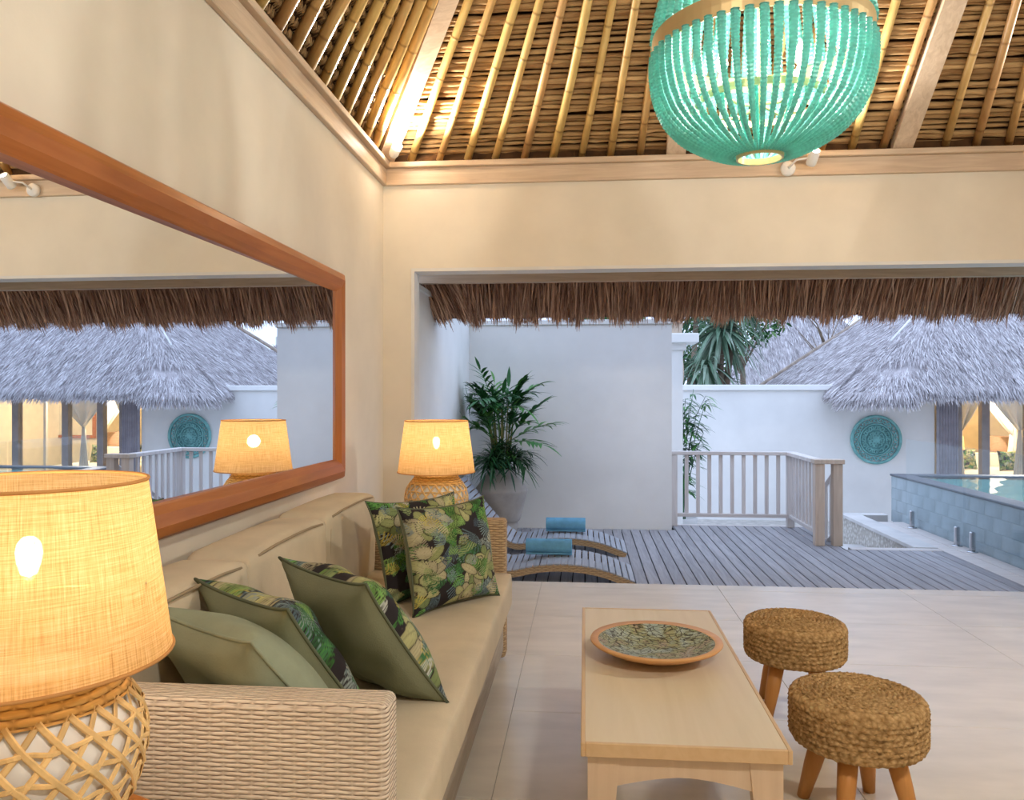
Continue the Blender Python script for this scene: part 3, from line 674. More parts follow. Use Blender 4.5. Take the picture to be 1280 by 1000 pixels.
# ------------------------------------------------------------------ TABLE LAMPS
def jar_r(z):   # z 0..0.275
    P = [(0, .095), (.03, .122), (.08, .155), (.13, .169), (.17, .172), (.21, .162), (.245, .142), (.275, .118)]
    return float(np.interp(z, [p[0] for p in P], [p[1] for p in P]))
def table_lamp(loc, label):
    L = thing('table_lamp', loc, label, 'lamp', 'woven cane table lamps')
    zz = np.linspace(0, .275, 16); lathe('ceramic_jar', [(.0, .001)]+[(jar_r(z)-.006, z+.002) for z in zz]+[(.07, .285), (.0, .287)], m_ceram, L, 40)
    cov = lathe('woven_cover', [(jar_r(z)+.004, z) for z in np.linspace(.238, .285, 7)]+[(.10, .29)], m_weavecane, L, 48, uv=.13)
    st = None; nS = 22
    for sgn in (1, -1):
        P = []
        for q in np.linspace(0, 1, 22):
            z = .012+q*.232; a = sgn*q*1.15; r_ = jar_r(z)+(.0015 if sgn > 0 else .0045); P.append((r_*math.cos(a), r_*math.sin(a), z))
        V, F = ribbon_vf(P, .0052, .0016); base = mesh('cane_strand', V, F, m_cane, cov)
        for k in range(1, nS): copy_obj(base, cov, rot=(0, 0, 2*PI*k/nS))
    for z in (.03, .075, .12, .163, .205):
        P = [((jar_r(z)+.003+.0022*math.sin(nS*a))*math.cos(a), (jar_r(z)+.003+.0022*math.sin(nS*a))*math.sin(a), z+.003*math.sin(nS/2*a)) for a in np.linspace(0, 2*PI, 132, endpoint=False)]
        V, F = ribbon_vf(P, .0042, .0014, closed=True); mesh('cane_hoop', V, F, m_cane, cov)
    sh = lathe('lamp_shade', [(.213, .30), (.1936, .4425), (.174, .585)], m_shade, L, 64, uv=.2)
    for r_, z in ((.2135, .302), (.1745, .583)):
        tube('shade_binding', [(r_*math.cos(a), r_*math.sin(a), z) for a in np.linspace(0, 2*PI, 64, endpoint=False)], .003, m_trim, sh, 6, closed=True)
    lathe('lamp_stem', [(.008, .28), (.008, .40), (.014, .40), (.014, .43), (.0, .43)], m_brass, L, 12)
    for k in range(3):
        a = k*2*PI/3; tube('shade_spider', [(0, 0, .41), (.12*math.cos(a), .12*math.sin(a), .42), (.197*math.cos(a), .197*math.sin(a), .425)], .002, m_brass, L, 5)
    V, F = lathe_vf([(.001, .43), (.012, .435), (.018, .455), (.020, .470), (.017, .485), (.009, .494), (.001, .496)], 14); mesh('light_bulb', V, F, m_bulb, L, True)
    lamp('lamp_glow', 'POINT', (0, 0, .465), 3.9, (1, .83, .64), .035, L)
    return L
def ribbon_vf(P, w, h, closed=False):
    """flat strand lying on a surface of revolution about z"""
    P = np.array(P, float); T_ = np.gradient(P, axis=0) if not closed else np.roll(P, -1, 0)-np.roll(P, 1, 0)
    N = P*np.array([1, 1, .25]); N[:, 2] *= 0; N /= np.linalg.norm(N, axis=1)[:, None]; S = np.cross(T_, N); S /= np.linalg.norm(S, axis=1)[:, None]; V = []; F = []; n = len(P)
    for i in range(n): V += [P[i]-S[i]*w-N[i]*h*.5, P[i]-S[i]*w*.6+N[i]*h, P[i]+S[i]*w*.6+N[i]*h, P[i]+S[i]*w-N[i]*h*.5]
    for i in range(n if closed else n-1):
        j = (i+1) % n
        for k in range(3): F.append((i*4+k, i*4+k+1, j*4+k+1, j*4+k))
    return V, F
m_weavecane = M_weave('plaited_cane_collar', (228, 184, 112), (128, 84, 36), .011, .02)
TZ = .58
table_lamp((-.886, 1.205, TZ), 'woven cane lamp with burlap shade in front of the near sofa arm')
table_lamp((-.816, 4.36, TZ), 'woven cane lamp with burlap shade beyond the far sofa arm')
def side_table(loc, label, r_=.235):
    t_ = thing('side_table', loc, label, 'side table', 'round side tables')
    lathe('table_top', [(0, TZ), (r_-.012, TZ), (r_, TZ-.008), (r_, TZ-.022), (r_-.01, TZ-.03), (0, TZ-.03)], m_orange, t_, 48, smooth=False)
    for k in range(3):
        a = k*2*PI/3+.5; tube('leg', [(.13*math.cos(a), .13*math.sin(a), TZ-.03), (.19*math.cos(a), .19*math.sin(a), 0)], [.018, .012], m_orange, t_, 10)
side_table((-.886, 1.19, 0), 'round orange wood side table under the near cane lamp', .215)
side_table((-.816, 4.38, 0), 'round orange wood side table under the far cane lamp')

# ------------------------------------------------------------------ COFFEE TABLE, DISH, STOOLS
CT = (.2575, 2.75, 0); TH = .40; hx, hy = .268, .668
ct = thing('coffee_table', CT, 'long low pale beech coffee table with arched aprons', 'table')
box('table_top', -hx+.012, hx-.012, -hy+.012, hy-.012, TH-.034, TH, m_table, ct)
def edge(x0, x1, y0, y1): box('edge_band', x0, x1, y0, y1, TH-.036, TH+.001, m_tedge, ct, bev=.002)
edge(-hx, -hx+.012, -hy, hy); edge(hx-.012, hx, -hy, hy); edge(-hx+.012, hx-.012, -hy, -hy+.012); edge(-hx+.012, hx-.012, hy-.012, hy)
for sx in (-1, 1):
    for sy in (-1, 1):
        # tapered leg, inner side slanting
        x0, y0 = sx*(hx-.018), sy*(hy-.025); wt, wb = .085, .05; V = []
        for z, w_ in ((TH-.036, wt), (0, wb)): V += [(x0, y0, z), (x0-sx*w_, y0, z), (x0-sx*w_, y0-sy*.05, z), (x0, y0-sy*.05, z)]
        ob = mesh('leg', V, [(0, 1, 2, 3), (7, 6, 5, 4), (0, 4, 5, 1), (1, 5, 6, 2), (2, 6, 7, 3), (3, 7, 4, 0)], m_tleg, ct)
        bm = bmesh.new(); bm.from_mesh(ob.data); bmesh.ops.recalc_face_normals(bm, faces=bm.faces); bm.to_mesh(ob.data); bm.free()
def apron(along_x, sgn):
    L = (hx if along_x else hy)-(.08 if along_x else .06); n = 14; V = []; F = []; zt = TH-.036
    for i in range(n):
        q = -1+2*i/(n-1); a = q*L; zb = TH-.125+.032*(1-abs(q)**1.6)*1.0
        for d in (0, -.022):
            b = sgn*((hy if along_x else hx)-.03)+sgn*d
            for z in (zb, zt): V.append((a, b, z) if along_x else (b, a, z))
    for i in range(n-1):
        k = i*4; F += [(k, k+1, k+5, k+4), (k+3, k+2, k+6, k+7), (k, k+4, k+6, k+2), (k+1, k+3, k+7, k+5)]
    F += [(0, 2, 3, 1), (4*n-4, 4*n-3, 4*n-1, 4*n-2)]
    ob = mesh('apron', V, F, m_tleg, ct); bm = bmesh.new(); bm.from_mesh(ob.data); bmesh.ops.recalc_face_normals(bm, faces=bm.faces); bm.to_mesh(ob.data); bm.free()
for a_, s_ in ((1, -1), (1, 1), (0, -1), (0, 1)): apron(a_, s_)
dish = thing('shallow_dish', (.245, 2.80, TH), 'shallow round dish with crackled grey green inlay and orange rim', 'dish')
lathe('dish_body', [(0, .001), (.10, .001), (.105, .006), (.17, .026), (.218, .048), (.226, .056), (.224, .061), (.198, .056)], m_dishw, dish, 64)
lathe('crackled_inlay', [(.199, .0565), (.16, .036), (.10, .022), (.04, .0165), (.0, .016)][::-1], m_crack, dish, 64)
def stool(loc, label, rz_):
    t_ = thing('woven_stool', loc, label, 'stool', 'plaited rush stools', rz_)
    # coiled plait seat: drum profile with coil ridges
    prof_ = []; 
    for r_ in np.linspace(.0, .175, 60): prof_.append((r_+1e-4, .375+.006*(1-(r_/.19)**2)+.0028*math.sin(r_/.0145*2*PI)))
    for a in np.linspace(0, PI/2, 8): prof_.append((.175+.027*math.sin(a), .348+.027*math.cos(a)))
    for z in np.linspace(.345, .245, 40): prof_.append((.202+.0012*math.sin(z/.017*2*PI), z))
    prof_ += [(.192, .225), (.17, .218), (.0, .216)]
    V, F = lathe_vf(prof_, 96); V = np.array(V); a = np.arctan2(V[:, 1], V[:, 0]); rr = np.hypot(V[:, 0], V[:, 1])
    tw = .0032*np.sin(a*52+V[:, 2]*420+rr*300)*np.clip(rr/.1, 0, 1); V[:, 0] *= 1+tw/np.maximum(rr, .02); V[:, 1] *= 1+tw/np.maximum(rr, .02); V[:, 2] += tw*(rr < .18)*.8+RNG.normal(size=len(V))*.0008
    mesh('seat', V[:, :3], F, m_jute, t_, True)
    for k in range(4):
        q = PI/4+k*PI/2; tube('leg', [(.105*math.cos(q), .105*math.sin(q), .22), (.135*math.cos(q), .135*math.sin(q), .11), (.165*math.cos(q), .165*math.sin(q), 0)], [.031, .027, .019], m_stleg, t_, 14)
stool((.847, 2.588, 0), 'round plaited rush stool nearest the camera beside the coffee table', R(14))
stool((.864, 3.40, 0), 'round plaited rush stool behind another one, beside the coffee table', R(-8))

# ------------------------------------------------------------------ CHANDELIER
ch = thing('bead_chandelier', (.549, 2.58, 2.05), 'turquoise bead basket chandelier with a wide gold hoop', 'chandelier')
def hoop(name, r_, z0, z1, m, t_=.006, parent=ch, seg=72):
    return lathe(name, [(r_-t_, z0), (r_, z0), (r_+.001, (z0+z1)/2), (r_, z1), (r_-t_, z1), (r_-t_, z0)], m, parent, seg, smooth=False)
ZH = .32
hoop('main_hoop', .335, ZH, ZH+.062, m_brass); hoop('base_hoop', .072, -.004, .016, m_brass, .006); hoop('inner_hoop', .20, .16, .18, m_brass, .008); hoop('crown_hoop', .10, 1.0, 1.03, m_brass)
def bead_string(name, ctrl, n, r0, r1, parent):
    C_ = np.array(ctrl); tt_ = np.linspace(0, 1, len(C_)); q = np.linspace(0, 1, n)
    x = np.interp(q, tt_, C_[:, 0]); z = np.interp(q, tt_, C_[:, 1]); k = np.ones(5)/5
    xs_ = np.convolve(np.pad(x, 2, 'edge'), k, 'valid'); zs_ = np.convolve(np.pad(z, 2, 'edge'), k, 'valid')
    P = np.stack([xs_, np.zeros(n), zs_], 1); rr = np.linspace(r0, r1, n)*np.where(np.arange(n) % 2 == 0, 1., .8)
    V, F = tube_vf(P, rr, 8); return mesh(name, V, F, m_teal, parent, False)
low = [(.332, ZH+.01), (.334, .28), (.330, .23), (.318, .18), (.295, .13), (.255, .085), (.20, .048), (.14, .02), (.075, .006)]
upp = [(.330, ZH+.06), (.316, .46), (.29, .56), (.25, .68), (.20, .80), (.15, .90), (.10, 1.0)]
NS = 54
b0 = bead_string('bead_string', low, 81, .0150, .0062, ch); b1 = bead_string('bead_string', upp, 71, .0150, .007, ch)
for k in range(1, NS):
    copy_obj(b0, ch, rot=(0, 0, 2*PI*k/NS)); copy_obj(b1, ch, rot=(0, 0, 2*PI*k/NS))
inn = bead_string('bead_string', [(.20, .16), (.19, .11), (.15, .06), (.11, .03), (.07, .012)], 31, .008, .006, ch)
for k in range(1, 24): copy_obj(inn, ch, rot=(0, 0, 2*PI*k/24))
tube('suspension_rod', [(0, 0, .12), (0, 0, 1.03), (0, 0, 2.95)], .008, m_brass, ch, 8)
for k in range(4):
    a = k*PI/2+.6; x, y = .16*math.cos(a), .16*math.sin(a); tube('candle_arm', [(0, 0, .17), (x*.5, y*.5, .15), (x, y, .17)], .005, m_brass, ch, 6)
    V, F = lathe_vf([(.012, .17), (.012, .23), (.004, .23)], 10, (x, y)); mesh('candle_tube', V, F, m_ceram, ch, True)
    V, F = lathe_vf([(.003, .23), (.014, .245), (.018, .265), (.011, .29), (.002, .31)], 10, (x, y)); mesh('light_bulb', V, F, m_bulb, ch, True)
    lamp('candle_glow', 'POINT', (x, y, .265), 10, WARM2, .03, ch)
for ap in (apL, apR):
    pass

# ------------------------------------------------------------------ SPOT FITTINGS ON THE CORNICE
def spot_fitting(loc, d, label, power, target, angle=110):
    s_ = thing('spotlight', loc, label, 'spotlight', 'cornice spotlights'); d = Vector(d)
    side = Vector((-d.y, d.x, 0))
    def disc(nm, c, r_, t_, m):
        q = d.to_track_quat('Z', 'Y').to_matrix(); V, F = lathe_vf([(0, 0), (r_, 0), (r_, t_*.7), (r_*.85, t_), (0, t_)], 24); return mesh(nm, [q@Vector(v)+c for v in V], F, m, s_, True)
    disc('wall_rose', side*-.07+Vector((0, 0, -.05)), .048, .03, m_white)
    tube('arm', [side*-.07+d*.03+Vector((0, 0, -.05)), side*-.03+d*.07+Vector((0, 0, -.01)), side*.07+d*.085+Vector((0, 0, .0))], .007, m_white, s_, 8)
    c0 = side*.07+d*.09; ax = (Vector(target)-(Vector(loc)+c0)).normalized(); q = ax.to_track_quat('Z', 'Y').to_matrix()
    V, F = lathe_vf([(0, -.055), (.03, -.055), (.034, -.045), (.034, .05), (.028, .05), (.028, .035), (0, .035)], 20); mesh('lamp_head', [q@Vector(v)+c0 for v in V], F, m_white, s_, True)
    V, F = lathe_vf([(0, .036), (.027, .036)], 16); mesh('lens', [q@Vector(v)+c0 for v in V], F, m_bulbs, s_)
    lamp('spot_glow', 'SPOT', c0+ax*.06, power, (1, .94, .86), .12, s_, None, angle, .8).rotation_euler = ax.to_track_quat('-Z', 'Y').to_euler()
spot_fitting((1.40, YF-.035, 2.845), (0, -1, 0), 'white cylinder spotlight with round rose on the cornice over the opening', 90, (1.7, 3.2, 4.6), 130)
spot_fitting((1.2, YB+.07, 2.95), (0, 1, 0), 'added white cylinder fill spotlight, out of view, on the cornice of the wall behind the viewer', 125, (.6, 3.0, .2), 150)  # extra fitting behind the camera, added to brighten table and floor
spot_fitting((XR-.07, 2.6, 2.95), (-1, 0, 0), 'added white cylinder fill spotlight, out of view, on the cornice of the wall facing the mirror', 140, (-.6, 2.7, .3), 150)  # unseen fitting added as wide fill light onto the sofa
def uplight(loc, d, label, power):
    s_ = thing('corner_uplight', loc, label, 'uplight', 'roof corner uplights'); d = Vector(d).normalized(); q = d.to_track_quat('Z', 'Y').to_matrix()
    V, F = lathe_vf([(0, -.07), (.028, -.07), (.034, -.05), (.034, .03), (.029, .03), (.029, .012), (0, .012)], 20); mesh('lamp_head', [q@Vector(v) for v in V], F, m_white, s_, True)
    V, F = lathe_vf([(.001, .013), (.02, .02), (.022, .034), (.012, .046), (.001, .05)], 14); mesh('light_bulb', [q@Vector(v) for v in V], F, m_bulbs, s_, True)
    lamp('uplight_glow', 'SPOT', d*.06, power, WARM2, .03, s_, None, 150, .6).rotation_euler = Vector((d.x, d.y, d.z+.55)).to_track_quat('-Z', 'Y').to_euler()
    lamp('uplight_spill', 'POINT', d*.075, power*.03, WARM2, .03, s_)
for i_, (x, y, ddx, ddy, nm) in enumerate(((XL+.14, YF-.20, .69, -1, 'between the mirror wall and the opening'), (XR-.14, YF-.20, -.69, -1, 'over the opening end far from the mirror'), (XL+.14, YB+.20, .69, 1, 'behind the viewer on the mirror side'), (XR-.14, YB+.20, -.69, 1, 'behind the viewer away from the mirror'))):
    uplight((x, y, 2.955), (ddx, ddy, .62), 'small white uplight in the roof corner '+nm, 115)

# ------------------------------------------------------------------ LOUNGERS AND TOWELS
def lounger(y0, label):
    """slatted wave-shaped lounger lying along X"""
    t_ = thing('wave_lounger', (-.3, y0+.3, DK), label, 'sun lounger', 'wave loungers on the deck')
    cx_ = [.40, .30, .15, -.02, -.20, -.38, -.52, -.64, -.76, -.88, -1.0, -1.10, -1.2]; cz = [.035, .075, .128, .160, .170, .155, .120, .105, .17, .29, .43, .56, .68]
    tt_ = np.linspace(0, 1, len(cx_)); qq = np.linspace(0, 1, 61); k = np.ones(5)/5
    X = np.convolve(np.pad(np.interp(qq, tt_, cx_), 2, 'edge'), k, 'valid')+.3; Z = np.convolve(np.pad(np.interp(qq, tt_, cz), 2, 'edge'), k, 'valid')
    dX, dZ = np.gradient(X), np.gradient(Z); ln = np.hypot(dX, dZ); nx, nz = dZ/ln, -dX/ln
    for sy in (-.3, .265):
        V = []; F = []
        for i in range(61):
            for dn in (-.010, -.062):
                for w_ in (0, .035): V.append((X[i]+nx[i]*dn, sy+w_, max(.0, Z[i]+nz[i]*dn)))
        for i in range(60):
            a = i*4; F += [(a, a+1, a+5, a+4), (a+2, a+6, a+7, a+3), (a, a+4, a+6, a+2), (a+1, a+3, a+7, a+5)]
        F += [(0, 2, 3, 1), (240, 241, 243, 242)]
        ob = mesh('side_rail', V, F, m_wickd, t_, uv=True); bm = bmesh.new(); bm.from_mesh(ob.data); bmesh.ops.recalc_face_normals(bm, faces=bm.faces); bm.to_mesh(ob.data); bm.free()
    n = 34; s_ = np.concatenate([[0], np.cumsum(np.hypot(np.diff(X), np.diff(Z)))]); pos = np.linspace(.025, s_[-1]-.025, n); base = None
    for p in pos:
        x, z = np.interp(p, s_, X), np.interp(p, s_, Z); a = math.atan2(np.interp(p, s_, dZ), np.interp(p, s_, dX))
        if base is None: base = box('slat', -.022, .022, -.305, .305, -.012, 0, m_slat, t_, bev=.003); o_ = base
        else: o_ = copy_obj(base, t_)
        o_.location = (x, 0, z); o_.rotation_euler = (0, -a+PI if False else -(a-PI), 0)
        o_.rotation_euler = (0, -(a if abs(a) < PI/2 else a-math.copysign(PI, a)), 0)
    # head prop
    for sy in (-.27, .255): tube('prop_leg', [(X[-8], sy, Z[-8]-.03), (X[-8]-.02, sy, .0)], .014, m_alu, t_, 8)
    return t_
m_slat = M_wood('blue_grey_slat', (150, 154, 162), (182, 186, 194), 'Y', .6, 3, .06, .06)
lounger(6.18, 'slatted wave lounger with wicker sides, just outside the room')
lounger(7.32, 'slatted wave lounger with wicker sides, next to the white deck wall')
def towel(loc, L, r_, label):
    t_ = thing('rolled_towel', loc, label, 'towel', 'rolled aqua towels')
    P = []; n = 60
    for i in range(n+1):
        a = i/n*2*PI*2.6; rr = .018+(r_-.018)*i/n; P.append((rr*math.sin(a)*1.08, rr*math.cos(a)))
    P = np.array(P); V = []; F = []
    for x in (-L/2, -L/2+.006, L/2-.006, L/2):
        for p in P:
            sc_ = .97 if abs(x) == L/2 else 1; V.append((x, p[0]*sc_, p[1]*sc_+r_))
    m_ = n+1
    for j in range(3):
        for i in range(n): F.append((j*m_+i, j*m_+i+1, (j+1)*m_+i+1, (j+1)*m_+i))
    ob = mesh('towel_roll', V, F, m_towel, t_, True); md = ob.modifiers.new('thickness', 'SOLIDIFY'); md.thickness = .012; md.offset = 0
    V, F = lathe_vf([(0, -L/2+.004), (r_*.86, -L/2+.004), (r_*.86, L/2-.004), (0, L/2-.004)], 20); mesh('towel_core', [(v[2], v[0], v[1]+r_) for v in V], F, m_towel, t_, True)
towel((-.29, 6.50, DK+.176), .37, .064, 'rolled aqua towel on the lounger just outside the room')
towel((-.18, 7.62, DK+.176), .37, .066, 'rolled aqua towel on the lounger next to the white wall')

# ------------------------------------------------------------------ PLANTS
def leaflet_vf(base, d, up, L, W_, n=4, droop=.2, fold=.25):
    d = np.asarray(d, float); d /= np.linalg.norm(d); s_ = np.cross(d, up); s_ /= np.linalg.norm(s_)+1e-9; u_ = np.cross(s_, d); V = []; F = []
    for i in range(n+1):
        q = i/n; w_ = W_*math.sin(PI*(.08+.9*q)**.8)*.5+.0005; c_ = np.asarray(base)+d*L*q+np.array([0, 0, -1])*droop*L*q*q
        V += [c_-s_*w_+u_*w_*fold, c_, c_+s_*w_+u_*w_*fold]
    for i in range(n): a = i*3; F += [(a, a+1, a+4, a+3), (a+1, a+2, a+5, a+4)]
    return V, F
def frond(base, az, tilt, L, nl, ll, m, parent, name='frond', droop=.5, lw=.03, lim=None):
    P = []; hd = np.array([math.cos(az), math.sin(az), 0])
    for q in np.linspace(0, 1, 9):
        a = tilt; P.append(np.asarray(base)+hd*L*q*math.cos(a)+np.array([0, 0, 1])*(L*q*math.sin(a)-droop*L*q*q))
    P = np.array(P); parts = [tube_vf(P, np.linspace(.006, .002, 9), 5)]; T_ = np.gradient(P, axis=0)
    for k in range(nl):
        q = .32+.68*k/(nl-1); f_ = q*8; i = min(7, int(f_)); p = P[i]+(P[i+1]-P[i])*(f_-i); t_ = T_[i]/np.linalg.norm(T_[i]); s_ = np.cross(t_, [0, 0, 1]); s_ /= np.linalg.norm(s_)+1e-9
        for sg in (-1, 1):
            if k == nl-1 and sg > 0: continue
            d = t_*(.75 if k < nl-1 else 1)+s_*sg*(.8 if k < nl-1 else .1)+np.array([0, 0, random.uniform(-.1, .25)])
            parts.append(leaflet_vf(p, d, [0, 0, 1], ll*random.uniform(.75, 1.1)*(1-.35*abs(q-.6)), lw*random.uniform(.8, 1.2), droop=random.uniform(.1, .4)))
    V, F = join_vf(parts)
    if lim is not None:
        V = np.array(V)
        for ax, sg, l_ in lim:
            e = sg*V[:, ax]-l_; V[:, ax] = np.where(e > -.08, sg*(l_-.08+.08*np.tanh((e+.08)/.08*.6)), V[:, ax])
    return mesh(name, V, F, m, parent, True)
pp = (-.865, 8.28, DK)
PL = ((0, -1, .40), (1, 1, .53))
pot = thing('potted_palm', pp, 'bushy green palm in a squat grey terracotta pot on the deck', 'potted plant')
lathe('pot', [(0, 0), (.14, 0), (.145, .02), (.165, .06), (.175, .13), (.17, .155), (.185, .165), (.195, .18), (.21, .23), (.24, .34), (.262, .44), (.272, .47), (.272, .495), (.262, .51), (.21, .585), (.165, .635), (.15, .66), (.15, .685), (.16, .70), (.155, .712), (.14, .71), (.135, .66), (0, .655)], m_pot, pot, 48)
lathe('soil', [(0, .668), (.138, .664)], m_soil, pot, 24)
for k in range(20):
    a = random.uniform(0, 6.28); r0 = random.uniform(.02, .1); h_ = random.uniform(.3, .72); b_ = (r0*math.cos(a), r0*math.sin(a), .66)
    t2 = (b_[0]+.1*math.cos(a)*random.random(), b_[1]+.1*math.sin(a)*random.random(), .66+h_)
    tube('stem', [b_, ((b_[0]+t2[0])/2, (b_[1]+t2[1])/2, .66+h_*.5), t2], [.010, .008, .006], m_stem, pot, 6)
    for j in range(2):
        frond(t2, a+random.uniform(-1.2, 1.2), R(random.uniform(35, 80)), random.uniform(.32, .58), random.randint(6, 9), random.uniform(.17, .26), m_leaf, pot, lim=PL, droop=random.uniform(.2, .55), lw=.034)
for a, ti, L_ in ((-.2, 55, .75), (2.9, 60, .75), (1.2, 80, .8), (-1.4, 70, .75), (.3, 35, .62), (3.6, 45, .6), (2.2, 82, .85), (-.6, 20, .55)):
    frond((.03*math.cos(a), .03*math.sin(a), .95), a, R(ti), L_, 8, .27, m_leaf, pot, lim=PL, droop=.22 if ti > 30 else .3, lw=.042)
for k in range(30):
    a = random.uniform(0, 6.28); frond((.05*math.cos(a), .05*math.sin(a), .72), a, R(random.uniform(45, 85)), random.uniform(.3, .6), 8, .24, m_leaf if k % 2 else m_leafd, pot, lim=PL, droop=random.uniform(.5, .9), lw=.022)
# slim garden bamboo beyond the balustrade
bp = thing('garden_bamboo', (1.27, 10.75, -.9), 'thin leafy bamboo shrub in front of the garden wall behind the balustrade', 'shrub')
lathe('pot', [(0, 0), (.15, 0), (.19, .1), (.21, .55), (.22, .6), (.2, .6), (.18, .55), (0, .55)], m_conc, bp, 32)
for k in range(9):
    a = random.uniform(0, 6.28); h_ = random.uniform(1.1, 1.75); dx, dy = .22*math.cos(a)*random.random()+.07, .16*math.sin(a)*random.random()
    P = [np.array([.05*math.cos(a)+dx*q**2, .05*math.sin(a)+dy*q**2, .55+h_*q]) for q in np.linspace(0, 1, 7)]
    st = tube('stem', P, np.linspace(.010, .004, 7), m_leafd, bp, 5)
    for j in range(13):
        q = random.uniform(.3, 1); p = np.array([.05*math.cos(a)+dx*q**2, .05*math.sin(a)+dy*q**2, .55+h_*q]); parts = []
        for l_ in range(4):
            b_ = random.uniform(0, 6.28); parts.append(leaflet_vf(p+np.array([math.cos(b_), math.sin(b_), 0])*.02, (math.cos(b_), math.sin(b_), random.uniform(-.2, .5)), (0, 0, 1), random.uniform(.14, .26), .032, droop=.4))
        V, F = join_vf(parts); mesh('leaf_spray', V, F, m_leaf, bp, True)
tube('stem', [(.02, 0, .5), (.08, .0, 1.4), (.20, 0, 1.95), (.32, .0, 2.2)], [.009, .007, .005, .003], m_leafd, bp, 5)
for q in np.linspace(.1, 1, 9):
    p = np.array([.08+.24*q, 0, 1.4+.8*q]); V, F = join_vf([leaflet_vf(p, (random.uniform(-.3, 1), random.uniform(-.6, .2), random.uniform(-.5, .6)), (0, 0, 1), .2, .024, droop=.4) for _ in range(3)]); mesh('leaf_spray', V, F, m_leaf, bp, True)
# screw-pine palm over the wall
def sword_tree(loc, heads, label, m_):
    t_ = thing('screw_pine', loc, label, 'tree', 'trees beyond the garden wall')
    for (x, y, z, n, L_) in heads:
        tube('trunk', [(0, 0, 0), (x*.3, y*.3, z*.5), (x, y, z)], [.10, .08, .07], m_bark, t_, 8)
        for k in range(n):
            a = random.uniform(0, 6.28); e = random.uniform(-.9, 1.1); d = np.array([math.cos(a)*math.cos(e), math.sin(a)*math.cos(e), math.sin(e)])
            V, F = leaflet_vf((x, y, z), d, (0, 0, 1) if abs(d[2]) < .95 else (1, 0, 0), L_*random.uniform(.7, 1.1), .085, n=6, droop=random.uniform(.3, .9), fold=.4); mesh('sword_leaf', V, F, m_, t_, True)
sword_tree((3.15, 19, -.9), [(0, 0, 3.75, 150, 1.05), (.4, .2, 4.5, 70, 1.0), (-.35, -.2, 2.9, 60, .9)], 'grey green screw pine with drooping sword leaves above the garden wall', m_leafg)
sword_tree((2.9, 22.6, -.9), [(0, 0, 2.9, 50, 1.2), (.9, .3, 2.6, 40, 1.1), (.2, 0, 4.6, 40, 1.2)], 'dark green spiky palm low behind the screw pine', m_leafd)
# tan trunk next to the gate pillar
tr = thing('notched_palm', (1.62, 16.0, -.9), 'pale notched palm trunk rising beside the gate pillar', 'tree', 'trees beyond the garden wall')
P = [(.10*math.sin(q*3), 0, q*5.2) for q in np.linspace(0, 1, 40)]; tube('trunk', P, [.20+.028*((i % 4) == 0)+.02*(i % 2) for i in range(40)], m_tanbark, tr, 12)
for k in range(14):
    a = random.uniform(0, 6.28); frond((.0, 0, 5.2), a, R(random.uniform(10, 70)), 1.9, 14, .5, m_leafd, tr, droop=.6, lw=.05)
def leafy_tree(loc, h, rad, n, label, m_):
    t_ = thing('leafy_tree', loc, label, 'tree', 'trees beyond the garden wall'); tube('trunk', [(0, 0, 0), (.1, 0, h*.5), (0, 0, h)], [.14, .1, .06], m_bark, t_, 8)
    for k in range(6):
        a = k*1.05; tube('branch', [(0, 0, h*.6), (.4*rad*math.cos(a), .4*rad*math.sin(a), h*.85), (.8*rad*math.cos(a), .8*rad*math.sin(a), h+.3*rad)], [.05, .03, .012], m_bark, t_, 6)
    c_ = RNG.normal(size=(n, 3)); c_ /= np.linalg.norm(c_, axis=1)[:, None]; c_ *= (rad*RNG.random(n)**.4)[:, None]*np.array([1, 1, .75]); c_[:, 2] += h
    o_ = blades('foliage', c_, RNG.normal(size=(n, 3)), RNG.uniform(.1, .22, n), RNG.uniform(.05, .1, n), m_foli, t_, .2); o_['kind'] = 'stuff'
m_foli = fringe_mat('tree_foliage', [(0, (34, 66, 40)), (.5, (66, 108, 66)), (1, (116, 150, 98))])
leafy_tree((5.4, 28.5, -.9), 5.0, 1.6, 1500, 'round green tree far behind the screw pine', m_foli)
leafy_tree((.4, 24, -.9), 4.4, 1.4, 1300, 'green tree behind the white gate pillar', m_foli)
leafy_tree((3.6, 25.0, -.9), 3.8, 1.3, 1500, 'dense low green tree between the palms', m_foli)
bt = thing('bare_tree', (8.2, 28, -.9), 'leafless twiggy tree against the pale sky', 'tree', 'trees beyond the garden wall')
tube('trunk', [(0, 0, 0), (.1, 0, 2.5), (-.1, 0, 4)], [.12, .08, .05], m_bark, bt, 6)
for k in range(12):
    a = k*.9; L_ = random.uniform(.7, 1.4); tube('branch', [(-.05, 0, 2.8+.1*k), (.4*L_*math.cos(a), .4*L_*math.sin(a), 3.3+.12*k), (L_*math.cos(a), L_*math.sin(a), 4.1+.1*k)], [.035, .022, .008], m_bark, bt, 5)

